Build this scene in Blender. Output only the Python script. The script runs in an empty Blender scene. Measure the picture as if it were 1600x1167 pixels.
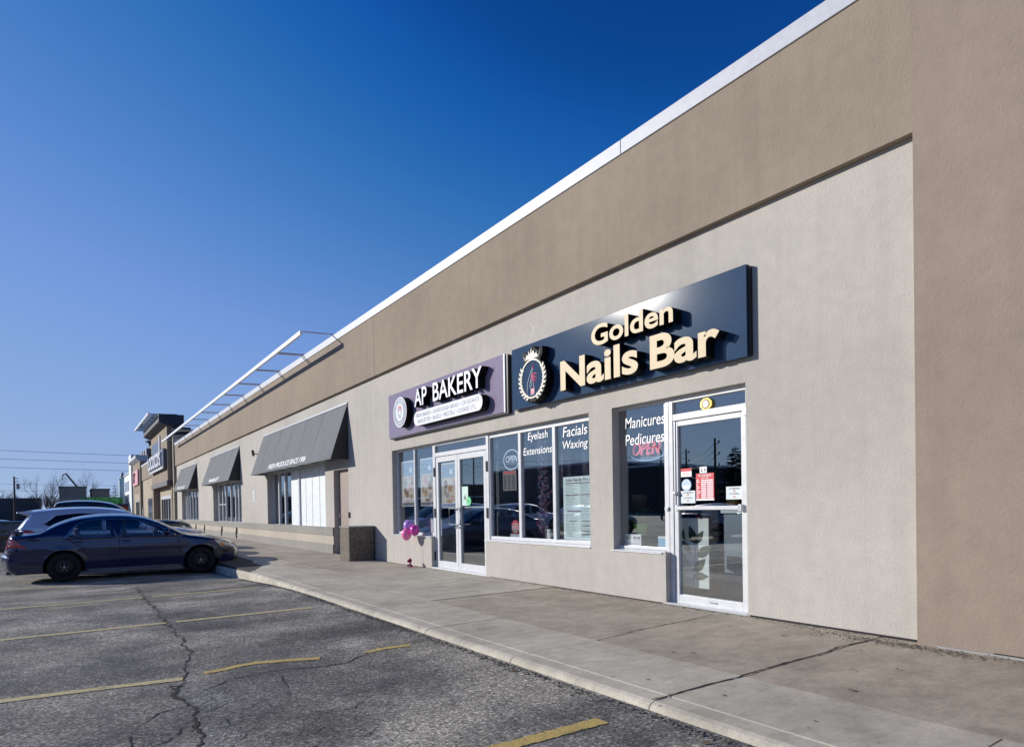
import bpy, bmesh, math, random
from math import sin, cos, pi, radians, sqrt, atan2
from mathutils import Vector, Matrix
from mathutils.geometry import delaunay_2d_cdt
C = bpy.context.scene.collection
SC = bpy.context.scene
random.seed(7)

# ------------------------------------------------------------------ camera
CAM_D, CAM_H = 6.0, 1.235
yaw, pitch, roll = radians(55.078), radians(-.631), radians(.947)
fw = Vector((-sin(yaw)*cos(pitch), cos(yaw)*cos(pitch), sin(pitch)))
rt = Vector((cos(yaw), sin(yaw), 0)); dn = fw.cross(rt)
rt, dn = cos(roll)*rt + sin(roll)*dn, -sin(roll)*rt + cos(roll)*dn
cam = bpy.data.cameras.new('camera'); camo = bpy.data.objects.new('camera', cam); C.objects.link(camo)
m = Matrix((rt, -dn, -fw)).transposed().to_4x4(); m.translation = Vector((0, -CAM_D, CAM_H))
camo.matrix_world = m
cam.sensor_width = 36; cam.lens = 987.3/1600*36; cam.shift_y = (801.4-583.5)/1600
cam.clip_start = .05; cam.clip_end = 3000
SC.camera = camo

# ------------------------------------------------------------------ sky and sun
SUN = Vector((-1.0, -1.0, .49)).normalized()
SUN_EL = math.asin(SUN.z)
w = bpy.data.worlds.new('World'); SC.world = w; w.use_nodes = True
nt = w.node_tree; nt.nodes.clear()
sky = nt.nodes.new('ShaderNodeTexSky'); sky.sky_type = 'NISHITA'; sky.sun_disc = False
sky.sun_elevation = SUN_EL; sky.sun_rotation = atan2(SUN.x, SUN.y)
sky.altitude = 1500; sky.air_density = 1.0; sky.dust_density = .12; sky.ozone_density = 4.0
# colour of the clear polarised blue: sky radiance x .1, graded, then back to full scale for the background
m1 = nt.nodes.new('ShaderNodeVectorMath'); m1.operation = 'SCALE'; m1.inputs[3].default_value = .1
cv = nt.nodes.new('ShaderNodeRGBCurve'); cv.mapping.use_clip = False
for ch, pts in enumerate((((0, 0), (.05, .004), (.058, .010), (.074, .042), (.112, .133), (.141, .184), (.238, .255), (.381, .315), (.591, .362), (1, .50)),
                          ((0, 0), (.098, .055), (.117, .102), (.15, .175), (.22, .275), (.279, .332), (.445, .408), (.624, .450), (1, .56)),
                          ((0, 0), (.212, .265), (.25, .405), (.319, .503), (.445, .660), (.533, .712), (.73, .725), (1, .74)))):
    c_ = cv.mapping.curves[ch]
    c_.points[0].location = pts[0]; c_.points[1].location = pts[-1]
    for p_ in pts[1:-1]: c_.points.new(*p_)
cv.mapping.update()
m2_ = nt.nodes.new('ShaderNodeVectorMath'); m2_.operation = 'SCALE'; m2_.inputs[3].default_value = 10
bg = nt.nodes.new('ShaderNodeBackground'); bg.inputs[1].default_value = .1
wo = nt.nodes.new('ShaderNodeOutputWorld')
nt.links.new(sky.outputs[0], m1.inputs[0]); nt.links.new(m1.outputs[0], cv.inputs['Color']); nt.links.new(cv.outputs[0], m2_.inputs[0])
nt.links.new(m2_.outputs[0], bg.inputs[0]); nt.links.new(bg.outputs[0], wo.inputs[0])
sl = bpy.data.lights.new('sun', 'SUN'); sl.energy = 5.0; sl.angle = radians(.5); sl.color = (1, .95, .87)
so = bpy.data.objects.new('sun', sl); C.objects.link(so); so.rotation_euler = SUN.to_track_quat('Z', 'Y').to_euler()
SC.view_settings.view_transform = 'Standard'; SC.view_settings.look = 'None'
SC.view_settings.exposure = 0; SC.view_settings.gamma = 1
SC.cycles.max_bounces = 8; SC.cycles.transparent_max_bounces = 16

# ------------------------------------------------------------------ materials
MATS = {}
def hexc(c):
    return tuple(((v/12.92) if v <= .04045 else ((v+.055)/1.055)**2.4) for v in [x/255 for x in c])
def nodes(name):
    m = bpy.data.materials.new(name); m.use_nodes = True; n = m.node_tree
    b = n.nodes['Principled BSDF']; return m, n, b
def N(n, t, **k):
    x = n.nodes.new(t)
    for a, v in k.items():
        if a.startswith('i_'): x.inputs[a[2:].replace('_', ' ')].default_value = v
        else: setattr(x, a, v)
    return x
def noise(n, scale, detail=4, rough=.6, coord=None, stretch=None):
    tc = N(n, 'ShaderNodeTexCoord'); src = tc.outputs['Object']
    if stretch:
        mp = N(n, 'ShaderNodeMapping'); mp.inputs['Scale'].default_value = stretch
        n.links.new(src, mp.inputs[0]); src = mp.outputs[0]
    t = N(n, 'ShaderNodeTexNoise'); t.inputs['Scale'].default_value = scale
    t.inputs['Detail'].default_value = detail; t.inputs['Roughness'].default_value = rough
    n.links.new(src, t.inputs['Vector']); return t.outputs['Fac']
def ramp(n, fac, stops):
    r = N(n, 'ShaderNodeValToRGB'); e = r.color_ramp.elements
    while len(e) < len(stops): e.new(.5)
    for i, (p, c) in enumerate(stops):
        e[i].position = p; e[i].color = (*c, 1) if len(c) == 3 else c
    n.links.new(fac, r.inputs[0]); return r.outputs[0]
def mixc(n, fac, a, b, mode='MIX'):
    x = N(n, 'ShaderNodeMix'); x.data_type = 'RGBA'; x.blend_type = mode
    for s, v in ((0, fac), (6, a), (7, b)):
        if hasattr(v, 'links') or hasattr(v, 'node'): n.links.new(v, x.inputs[s])
        elif s == 0: x.inputs[0].default_value = v
        else: x.inputs[s].default_value = (*v, 1)
    return x.outputs[2]
def bump(n, b, h, strength, dist=.01, prev=None):
    x = N(n, 'ShaderNodeBump'); x.inputs['Strength'].default_value = strength; x.inputs['Distance'].default_value = dist
    n.links.new(h, x.inputs['Height'])
    if prev: n.links.new(prev, x.inputs['Normal'])
    n.links.new(x.outputs[0], b.inputs['Normal']); return x.outputs[0]
def g3(v): return (v, v, v)
def plain(name, col, rough=.5, metal=0, coat=0, emit=None, spec=.5):
    if name in MATS: return MATS[name]
    m, n, b = nodes(name); b.inputs['Roughness'].default_value = rough; b.inputs['Metallic'].default_value = metal
    b.inputs['Coat Weight'].default_value = coat; b.inputs['Coat Roughness'].default_value = .03
    b.inputs['Specular IOR Level'].default_value = spec
    f = noise(n, 9, 3); c = ramp(n, f, [(.3, tuple(x*.92 for x in col)), (.7, tuple(min(1, x*1.06) for x in col))])
    n.links.new(c, b.inputs['Base Color'])
    if emit: b.inputs['Emission Color'].default_value = (*emit[0], 1); b.inputs['Emission Strength'].default_value = emit[1]
    MATS[name] = m; return m
def stucco(name, col, var=.10, gs=260, streak=.045, bs=.32):
    m, n, b = nodes(name); b.inputs['Roughness'].default_value = .92; b.inputs['Specular IOR Level'].default_value = .2
    big = noise(n, .55, 5, .55); c = ramp(n, big, [(.3, tuple(x*(1-var) for x in col)), (.7, tuple(x*(1+var*.6) for x in col))])
    st = noise(n, 3.2, 5, .6, stretch=(1.6, 1.6, .22)); c2 = ramp(n, st, [(.3, g3(1-streak)), (.65, g3(1))])
    c = mixc(n, 1, c, c2, 'MULTIPLY')
    mid = noise(n, 7, 4, .6); c3 = ramp(n, mid, [(.35, (.955, .955, .96)), (.65, (1.03, 1.03, 1.02))])
    c = mixc(n, 1, c, c3, 'MULTIPLY')
    gr = noise(n, gs, 3, .7); c4 = ramp(n, gr, [(.35, g3(.86)), (.65, g3(1.10))]); c = mixc(n, 1, c, c4, 'MULTIPLY')
    sk = noise(n, 1.4, 6, .7, stretch=(3.2, 3.2, .10)); c = mixc(n, 1, c, ramp(n, sk, [(.30, g3(1-streak*1.5)), (.50, g3(1))]), 'MULTIPLY')
    sp = noise(n, 11, 2, .5); c = mixc(n, ramp(n, sp, [(.775, g3(0)), (.79, g3(.35))]), c, (.10, .085, .07))
    n.links.new(c, b.inputs['Base Color'])
    h = noise(n, 40, 5, .65); p = bump(n, b, h, bs, .02); bump(n, b, gr, bs*.9, .004, p)
    return m
M_WALL = stucco('stucco_light', hexc((186, 181, 173)))
M_FASCIA = stucco('stucco_brown', hexc((152, 139, 124)))
M_PIL = stucco('stucco_pilaster', hexc((150, 136, 124)), bs=.26)
M_TAN = stucco('stucco_tan', hexc((178, 166, 148)))
M_BAND = stucco('band_grey', hexc((152, 149, 142)))
M_BAND2 = stucco('band_beige', hexc((186, 176, 162)))

def concrete(name, col, joint=None):
    m, n, b = nodes(name); b.inputs['Roughness'].default_value = .9; b.inputs['Specular IOR Level'].default_value = .25
    f = noise(n, .9, 6, .62); c = ramp(n, f, [(.28, tuple(x*.76 for x in col)), (.5, col), (.75, tuple(x*1.18 for x in col))])
    s = noise(n, 5, 5, .65, stretch=(1, .35, 1)); c = mixc(n, 1, c, ramp(n, s, [(.3, g3(.86)), (.62, g3(1.05))]), 'MULTIPLY')
    g = noise(n, 170, 4, .75); c = mixc(n, 1, c, ramp(n, g, [(.36, g3(.80)), (.64, g3(1.16))]), 'MULTIPLY')
    br = noise(n, 60, 3, .6, stretch=(3.5, .25, 1)); c = mixc(n, 1, c, ramp(n, br, [(.35, g3(.93)), (.65, g3(1.05))]), 'MULTIPLY')
    s4 = noise(n, 9, 5, .8, stretch=(1, .5, 1)); c = mixc(n, 1, c, ramp(n, s4, [(.35, g3(.86)), (.6, g3(1.06))]), 'MULTIPLY')
    sp = noise(n, 15, 2, .5); c = mixc(n, ramp(n, sp, [(.71, g3(0)), (.74, g3(.5))]), c, (.09, .08, .07))
    s3 = noise(n, 2.3, 7, .75); c = mixc(n, 1, c, ramp(n, s3, [(.30, g3(.80)), (.50, g3(1)), (.72, g3(1.10))]), 'MULTIPLY')
    n.links.new(c, b.inputs['Base Color']); p = bump(n, b, g, .35, .004); bump(n, b, s, .2, .01, p); return m
M_WALK = concrete('concrete_old', (.42, .365, .285))
M_WALK2 = concrete('concrete_old_patch', (.43, .375, .305))
M_NEW = concrete('concrete_grey', (.49, .445, .36))
M_KERB = concrete('concrete_kerb', (.51, .47, .385))
M_JOINT = plain('joint_dirt', (.045, .038, .032), .95)

def asphalt():
    m, n, b = nodes('asphalt'); b.inputs['Roughness'].default_value = .9; b.inputs['Specular IOR Level'].default_value = .3
    f = noise(n, .75, 6, .66); c = ramp(n, f, [(.38, (.145, .139, .130)), (.47, (.220, .208, .187)), (.53, (.310, .288, .250)), (.62, (.43, .395, .33))])
    f2 = noise(n, .22, 3, .5); c = mixc(n, 1, c, ramp(n, f2, [(.40, g3(.82)), (.60, g3(1.15))]), 'MULTIPLY')
    s = noise(n, 1.6, 5, .62, stretch=(1.0, .45, 1)); c = mixc(n, 1, c, ramp(n, s, [(.30, g3(.72)), (.66, g3(1.22))]), 'MULTIPLY')
    tc = N(n, 'ShaderNodeTexCoord')
    v = N(n, 'ShaderNodeTexVoronoi'); v.inputs['Scale'].default_value = 85; n.links.new(tc.outputs['Object'], v.inputs['Vector'])
    vc = ramp(n, v.outputs['Color'], [(.15, g3(.25)), (.5, g3(.8)), (.75, g3(1.3)), (.95, g3(2.8))])
    c = mixc(n, .9, c, vc, 'MULTIPLY')
    g = noise(n, 210, 3, .8); c = mixc(n, 1, c, ramp(n, g, [(.38, g3(.35)), (.62, g3(1.6))]), 'MULTIPLY')
    oil = noise(n, 1.9, 3, .5); c = mixc(n, ramp(n, oil, [(.66, g3(0)), (.74, g3(.55))]), c, (.035, .034, .034))
    n.links.new(c, b.inputs['Base Color'])
    p = bump(n, b, v.outputs['Distance'], .5, .006); p = bump(n, b, g, .7, .006, p); bump(n, b, f, .3, .05, p)
    return m
M_ASPH = asphalt()
def paint_worn(name, col, under=(.09, .088, .085), lo=.38, hi=.60):
    m, n, b = nodes(name); b.inputs['Roughness'].default_value = .8
    g = noise(n, 55, 6, .75); k = noise(n, 5, 4, .6)
    c = mixc(n, ramp(n, g, [(lo, g3(1)), (hi, g3(.25))]), under, col)
    g2 = noise(n, 200, 3, .8); c = mixc(n, 1, c, ramp(n, g2, [(.36, g3(.65)), (.64, g3(1.3))]), 'MULTIPLY')
    c = mixc(n, ramp(n, k, [(.58, g3(0)), (.75, g3(.6))]), c, under)
    n.links.new(c, b.inputs['Base Color']); bump(n, b, g2, .4, .004); return m
M_YEL = paint_worn('yellow_road_paint', (.62, .45, .13), lo=.44, hi=.74)
M_YEL2 = paint_worn('faded_yellow_paint', (.66, .55, .27), lo=.44, hi=.74)
M_CRACK = plain('crack_dirt', (.012, .011, .010), 1)
M_GRIT = concrete('edge_grit', (.10, .09, .075))
M_COP = plain('white_coping', (.45, .47, .52), .5)
M_ALU = plain('white_aluminium', (.62, .63, .64), .35)
M_ALU2 = plain('grey_aluminium', (.52, .54, .56), .35, .3)
M_DARK = plain('dark_gap', (.012, .012, .013), .8)
M_BLACK = plain('black_paint', (.012, .012, .014), .35)
M_BLK2 = plain('black_rubber', (.02, .02, .022), .75)
M_WHITE = plain('white_vinyl', (.82, .83, .84), .5)
M_RED = plain('red_print', (.55, .03, .04), .5)
M_STEEL = plain('steel', (.55, .56, .58), .28, .9)
M_SIDING = plain('pale_panel', (.72, .76, .76), .5)
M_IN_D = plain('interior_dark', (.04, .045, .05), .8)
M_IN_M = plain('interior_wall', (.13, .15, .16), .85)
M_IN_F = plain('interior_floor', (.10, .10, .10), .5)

def glass(name, tint=(.72, .80, .82), fmin=.10, rough=0.0):
    m = bpy.data.materials.new(name); m.use_nodes = True; n = m.node_tree; n.nodes.clear()
    o = N(n, 'ShaderNodeOutputMaterial'); mx = N(n, 'ShaderNodeMixShader')
    t = N(n, 'ShaderNodeBsdfTransparent'); t.inputs[0].default_value = (*tint, 1)
    g = N(n, 'ShaderNodeBsdfGlossy'); g.inputs['Roughness'].default_value = rough; g.inputs[0].default_value = (.95, .98, 1, 1)
    fr = N(n, 'ShaderNodeLayerWeight'); fr.inputs['Blend'].default_value = .5   # Schlick: the same from both faces of a thin pane
    pw = N(n, 'ShaderNodeMath', operation='POWER'); pw.inputs[1].default_value = 5; n.links.new(fr.outputs['Facing'], pw.inputs[0])
    ma = N(n, 'ShaderNodeMath', operation='MULTIPLY_ADD'); ma.inputs[1].default_value = 1-fmin; ma.inputs[2].default_value = fmin; ma.use_clamp = True
    n.links.new(pw.outputs[0], ma.inputs[0]); n.links.new(ma.outputs[0], mx.inputs[0])
    n.links.new(t.outputs[0], mx.inputs[1]); n.links.new(g.outputs[0], mx.inputs[2]); n.links.new(mx.outputs[0], o.inputs[0])
    return m
M_GLASS = glass('window_glass', (.96, .98, .99), .20)
M_CARGL = glass('car_glass', (.80, .88, .90), .13)
M_CARGLD = glass('car_glass_dark', (.05, .055, .06), .05)

# ------------------------------------------------------------------ mesh helpers
class MB:
    def __init__(s): s.v = []; s.f = []; s.mi = []
    def add(s, vs, fs, mi=0):
        o = len(s.v); s.v += [tuple(p) for p in vs]; s.f += [tuple(o+i for i in f) for f in fs]; s.mi += [mi]*len(fs); return s
    def box(s, x0, x1, y0, y1, z0, z1, mi=0):
        if x0 > x1: x0, x1 = x1, x0
        if y0 > y1: y0, y1 = y1, y0
        if z0 > z1: z0, z1 = z1, z0
        return s.add([(x0, y0, z0), (x1, y0, z0), (x1, y1, z0), (x0, y1, z0), (x0, y0, z1), (x1, y0, z1), (x1, y1, z1), (x0, y1, z1)],
              [(0, 3, 2, 1), (4, 5, 6, 7), (0, 1, 5, 4), (1, 2, 6, 5), (2, 3, 7, 6), (3, 0, 4, 7)], mi)
    def prism(s, poly, a0, a1, axis='Y', mi=0):
        """poly: 2D points; extruded along axis. Y: poly=(x,z); X: poly=(y,z); Z: poly=(x,y)"""
        n = len(poly)
        P = {'Y': lambda p, a: (p[0], a, p[1]), 'X': lambda p, a: (a, p[0], p[1]), 'Z': lambda p, a: (p[0], p[1], a)}[axis]
        vs = [P(p, a0) for p in poly] + [P(p, a1) for p in poly]
        fs = [tuple(range(n))[::-1], tuple(range(n, 2*n))] + [(i, (i+1) % n, n+(i+1) % n, n+i) for i in range(n)]
        return s.add(vs, fs, mi)
    def tube(s, pts, r, n=8, mi=0, cap=True):
        pts = [Vector(p) for p in pts]; rs = r if isinstance(r, (list, tuple)) else [r]*len(pts)
        up = Vector((0, 0, 1)); rings = []
        for i, p in enumerate(pts):
            d = (pts[min(i+1, len(pts)-1)] - pts[max(i-1, 0)]).normalized()
            a = d.cross(up)
            if a.length < .05: a = d.cross(Vector((1, 0, 0)))
            a.normalize(); b = d.cross(a)
            rings.append([p + (a*cos(2*pi*k/n) + b*sin(2*pi*k/n))*rs[i] for k in range(n)])
        vs = [q for r_ in rings for q in r_]; fs = []
        for i in range(len(pts)-1):
            for k in range(n):
                fs.append((i*n+k, i*n+(k+1) % n, (i+1)*n+(k+1) % n, (i+1)*n+k))
        if cap: fs += [tuple(range(n))[::-1], tuple((len(pts)-1)*n+k for k in range(n))]
        return s.add(vs, fs, mi)
    def lathe(s, prof, c, axis='Z', n=24, mi=0):
        """prof: (r, h) list"""
        c = Vector(c); vs = []; fs = []
        for r, h in prof:
            for k in range(n):
                a = 2*pi*k/n
                p = {'Z': (r*cos(a), r*sin(a), h), 'X': (h, r*cos(a), r*sin(a)), 'Y': (r*cos(a), h, r*sin(a))}[axis]
                vs.append(c+Vector(p))
        for i in range(len(prof)-1):
            for k in range(n): fs.append((i*n+k, i*n+(k+1) % n, (i+1)*n+(k+1) % n, (i+1)*n+k))
        return s.add(vs, fs, mi)
    def disc(s, c, r, y0, y1, n=40, mi=0, rz=None):
        rz = rz or r
        return s.prism([(c[0]+r*cos(2*pi*k/n), c[1]+rz*sin(2*pi*k/n)) for k in range(n)], y0, y1, 'Y', mi)
    def ring(s, c, r0, r1, y0, y1, n=40, mi=0, a0=0, a1=2*pi):
        vs = []; fs = []; full = abs(a1-a0-2*pi) < 1e-4; m = n if full else n+1
        for k in range(m):
            a = a0+(a1-a0)*k/n
            for r, y in ((r0, y0), (r1, y0), (r1, y1), (r0, y1)): vs.append((c[0]+r*cos(a), y, c[1]+r*sin(a)))
        for k in range(n):
            j = (k+1) % m
            for q in range(4): fs.append((k*4+q, k*4+(q+1) % 4, j*4+(q+1) % 4, j*4+q))
        if not full: fs += [(0, 1, 2, 3), (4*n+3, 4*n+2, 4*n+1, 4*n)]
        return s.add(vs, fs, mi)
WL = {}
def link(name, me, mat, parent, smooth=False, bevel=0):
    o = bpy.data.objects.new(name, me); C.objects.link(o)
    if mat is not None:
        for x in (mat if isinstance(mat, (list, tuple)) else [mat]): me.materials.append(x)
    if parent is not None:
        o.parent = parent; off = WL.get(parent.name, Vector((0, 0, 0))); WL[o.name] = off
        if off.length: me.transform(Matrix.Translation(-off))
    if smooth:
        for p in me.polygons: p.use_smooth = True
        me.set_sharp_from_angle(angle=radians(38))
    if bevel:
        md = o.modifiers.new('bevel', 'BEVEL'); md.width = bevel; md.segments = 2; md.limit_method = 'ANGLE'; md.angle_limit = radians(40)
    return o
def mk(name, mb, mat, parent=None, smooth=False, bevel=0, fixn=True):
    me = bpy.data.meshes.new(name); me.from_pydata(mb.v, [], mb.f)
    for p, i in zip(me.polygons, mb.mi): p.material_index = i
    if fixn:
        bm = bmesh.new(); bm.from_mesh(me); bmesh.ops.recalc_face_normals(bm, faces=bm.faces); bm.to_mesh(me); bm.free()
    me.update()
    return link(name, me, mat, parent, smooth, bevel)
def tag(o, label, cat, group=None):
    o['label'] = label; o['category'] = cat
    if group: o['group'] = group
    return o
def thing(name, label, cat, loc=(0, 0, 0), group=None):
    o = bpy.data.objects.new(name, None); C.objects.link(o); o.location = loc; o.empty_display_size = .2
    WL[o.name] = Vector(loc); return tag(o, label, cat, group)
def one(name, mb, mat, label, cat, loc=None, group=None, **k):
    """a thing that is one mesh"""
    o = mk(name, mb, mat, None, **k); tag(o, label, cat, group)
    if loc is None:
        vs = o.data.vertices; xs = [v.co for v in vs]
        loc = Vector((sum(p.x for p in xs)/len(xs), sum(p.y for p in xs)/len(xs), min(p.z for p in xs)))
    loc = Vector(loc); o.data.transform(Matrix.Translation(-loc)); o.location = loc; WL[o.name] = loc
    return o
def struct(name, mb, mat, **k):
    o = mk(name, mb, mat, **k); o['kind'] = 'structure'; return o

def text2d(body, offset=0., shear=0., extrude=0., res=6, space=1.0):
    cu = bpy.data.curves.new('t', 'FONT'); cu.body = body; cu.offset = offset; cu.shear = shear
    cu.extrude = extrude; cu.resolution_u = res; cu.space_character = space
    o = bpy.data.objects.new('t', cu); C.objects.link(o)
    dg = bpy.context.evaluated_depsgraph_get(); ev = o.evaluated_get(dg)
    me = bpy.data.meshes.new_from_object(ev, depsgraph=dg)
    vs = [tuple(v.co) for v in me.vertices]; fs = [tuple(p.vertices) for p in me.polygons]; ns = [tuple(p.normal) for p in me.polygons]
    bpy.data.objects.remove(o); bpy.data.curves.remove(cu); bpy.data.meshes.remove(me)
    return vs, fs, ns
def bbox(vs):
    return min(v[0] for v in vs), max(v[0] for v in vs), min(v[1] for v in vs), max(v[1] for v in vs)
def text_on(mb, body, x0, x1, z0, z1, y, offset=0., shear=0., slope=0., mi=0, fn=None, res=3, keep=None):
    """flat lettering, scaled into the box; fn maps (x,z)->(X,Y,Z)"""
    vs, fs, ns = text2d(body, offset, shear, 0, res)
    if not vs: return
    a, b, c, d = bbox(vs)
    if keep is not None: c, d = keep
    out = []
    for v in vs:
        u = (v[0]-a)/(b-a); t = (v[1]-c)/(d-c); x = x0+u*(x1-x0); z = z0+t*(z1-z0)+slope*(x-x0)
        out.append(fn(x, z) if fn else (x, y, z))
    mb.add(out, fs, mi)
def channel_letters(body, x0, x1, z0, z1, yb, yf, face, side, parent, offset=.02, shear=0, ref=None, name='letter'):
    """each letter its own extruded mesh, face towards -Y"""
    full, _, _ = text2d(body, offset, shear); a, b, c, d = bbox(full)
    if ref: c, d = bbox(text2d(ref, offset, shear)[0])[2:]
    sx = (x1-x0)/(b-a); sz = (z1-z0)/(d-c)
    for k, ch in enumerate(body):
        if ch == ' ': continue
        pre = bbox(text2d(body[:k+1], offset, shear)[0]); vs, fs, ns = text2d(ch, offset, shear, .5, 8); q = bbox(vs)
        dx = pre[1]-q[1]
        mb = MB(); hi = max(v[2] for v in vs)
        pts = [(x0+(v[0]+dx-a)*sx, yf if v[2] > 0 else yb, z0+(v[1]-c)*sz) for v in vs]
        mb.add(pts, fs); mb.mi = [0 if nn[2] > .9 else 1 for nn in ns]
        mk(name, mb, [face, side], parent, fixn=False)
# ================================================================== GROUND
def lotz(x):
    """the lot is nearly flush with the pavement by the nail bar and falls towards the parked cars"""
    t = min(1, max(0, (-9.5-x)/7.5)); return -.052-.223*t*t*(3-2*t)
def lay(p):
    """survey points were taken on a level plane .2 m down; carry them onto the real fall of the lot"""
    x, y = p[0], p[1]
    for _ in range(6):
        s_ = (CAM_H-lotz(x))/(CAM_H+.2); x, y = p[0]*s_, -CAM_D+(p[1]+CAM_D)*s_
    return (x, min(y, -3.12))
mb = MB(); xs = [60, 20, 8, 0, -3, -6, -8.5, -9.5, -10.5, -11.5, -12.5, -13.5, -14.5, -15.5, -16.5, -17, -22, -30, -45, -60, -90, -140, -220, -420]; ys = [-2.9, -6, -10, -16, -30, -60, -120]
for i in range(len(xs)-1):
    for j in range(len(ys)-1):
        a, b, c, d = xs[i], xs[i+1], ys[j], ys[j+1]
        mb.add([(a, c, lotz(a)), (b, c, lotz(b)), (b, d, lotz(b)), (a, d, lotz(a))], [(0, 1, 2, 3)])
struct('parking_lot', mb, M_ASPH)
def grass_mat():
    m, n, b = nodes('far_ground'); b.inputs['Roughness'].default_value = 1
    f = noise(n, .05, 6); n.links.new(ramp(n, f, [(.35, (.10, .09, .055)), (.6, (.17, .15, .09))]), b.inputs['Base Color']); return m
mb = MB(); mb.add([(1500, -1500, -.34), (1500, 1500, -.34), (-1800, 1500, -.34), (-1800, -1500, -.34)], [(0, 1, 2, 3)])
struct('ground', mb, grass_mat())

# pavement: kerb strip outside, older slabs inside, greyer slab by the double doors
KY0, KY1 = -3.06, -2.105
mb = MB(); jx = [40, 36, 32, 28, 24, 20, 16, 12, 8, 4.88, 3.35, 1.82, .3, -1.22, -2.75, -4.27, -5.80, -7.48]
x = -7.48
while x > -60: x -= 1.53; jx.append(x)
prof = [(KY1, -.30), (KY1, 0), (-2.86, 0), (-2.872, -.006), (-2.885, 0), (-3.01, -.004), (-3.04, -.016), (-3.056, -.030), (-3.064, -.06), (-3.085, -.44)]
random.seed(3)
for i in range(len(jx)-1):
    g = .004 if i % 3 else .008
    a, b = jx[i]-g, jx[i+1]+g; dz = random.uniform(-.002, .002)
    kd = lambda x, y: -.13*(lambda t: t*t*(3-2*t))(min(1, max(0, (-12.5-x)/6)))*min(1, max(0, (KY1-y)/(KY1+3.06)))
    n_ = len(prof); vs = [(q, p[0], p[1]+dz+kd(q, p[0])) for q in (b, a) for p in prof]
    mb.add(vs, [tuple(range(n_))[::-1], tuple(range(n_, 2*n_))]+[(i_, (i_+1) % n_, n_+(i_+1) % n_, n_+i_) for i_ in range(n_)])
struct('kerb', mb, M_KERB)
def slabs(cuts, y0, y1, seed):
    mb = MB(); random.seed(seed)
    for i in range(len(cuts)-1):
        dz = random.uniform(-.004, .002)
        mb.box(cuts[i+1]+.006, cuts[i]-.006, y0+.007, y1-.007, -.25, dz)
    return mb
struct('sidewalk', slabs([40, 34, 28, 22, 16, 11, 8, 5, 2, .3, -2.77, -4.40, -7.48], KY1, .0, 4), M_WALK)
struct('sidewalk', slabs([-11.55, -14.6, -17.6], -1.80, .0, 5), M_WALK2)
struct('sidewalk', slabs([-17.6, -21, -24, -27, -30, -36, -42, -48, -60], KY1, .7, 6), M_WALK2)
mb = MB(); mb.box(-11.54, -7.495, KY1-.0+.006, 0, -.25, .002); mb.box(-17.59, -11.555, KY1+.006, -1.815, -.25, .0)
struct('sidewalk', mb, M_NEW)
mb = MB(); mb.box(-60, 40, -3.03, .3, -.32, -.018); struct('sidewalk_base', mb, M_JOINT)
# crumbled grit along the kerb foot and the wall foot
random.seed(11)
mb = MB()
def crumb(mb, x, y, z, r):
    n = 5; a = random.uniform(0, 6)
    pts = [(x+r*random.uniform(.6, 1.2)*cos(a+2*pi*k/n), y+r*random.uniform(.6, 1.2)*sin(a+2*pi*k/n)) for k in range(n)]
    vs = [(p[0], p[1], z) for p in pts]+[(x, y, z+r*random.uniform(.4, .9))]
    mb.add(vs, [(k, (k+1) % n, n) for k in range(n)])
for i in range(1500):
    x = -random.uniform(1.0, 9) if i % 3 else -random.uniform(9, 14); crumb(mb, x, -3.10-abs(random.gauss(0, .05)), lotz(x)+.001, random.uniform(.004, .014))
for i in range(1300):
    x = -random.uniform(.6, 14); t = abs(random.gauss(0, .05 if x < -4 else .10)); crumb(mb, x, -.02-t if x < -2.45 else -.10-t, .001, random.uniform(.003, .009))
for i in range(500):
    crumb(mb, -2.5+random.gauss(0, .35), -.16-abs(random.gauss(0, .10)), .001, random.uniform(.004, .009))
o = mk('loose_grit', mb, M_GRIT); o['kind'] = 'stuff'

mb = MB(); random.seed(12)
for i in range(34):
    x, y = -random.uniform(.5, 16), -random.uniform(.2, 2.9); r = random.uniform(.008, .017); n_ = 9
    mb.add([(x+r*cos(2*pi*k/n_)*random.uniform(.8, 1.2), y+r*sin(2*pi*k/n_)*random.uniform(.8, 1.2), .0042) for k in range(n_)], [tuple(range(n_))])
o = mk('gum_spots', mb, plain('old_gum', (.13, .12, .105), .8)); o['kind'] = 'stuff'
mb = MB()
for i in range(45):
    x = -random.uniform(.8, 14); y = random.choice((-random.uniform(.08, .5), -random.uniform(3.12, 3.5), -random.uniform(.5, 2.8))); z = .004 if y > -3.06 else lotz(x)+.004
    a = random.uniform(0, 6); L_ = random.uniform(.012, .035); u = Vector((cos(a), sin(a), 0))*L_; v = Vector((-sin(a), cos(a), .3))*L_*.5; p = Vector((x, y, z))
    mb.add([p-u, p+v, p+u+Vector((0, 0, .006)), p-v+Vector((0, 0, .008))], [(0, 1, 2, 3)])
o = mk('dry_leaf_litter', mb, plain('dry_leaf', (.16, .10, .05), .9), fixn=False); o['kind'] = 'stuff'
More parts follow.
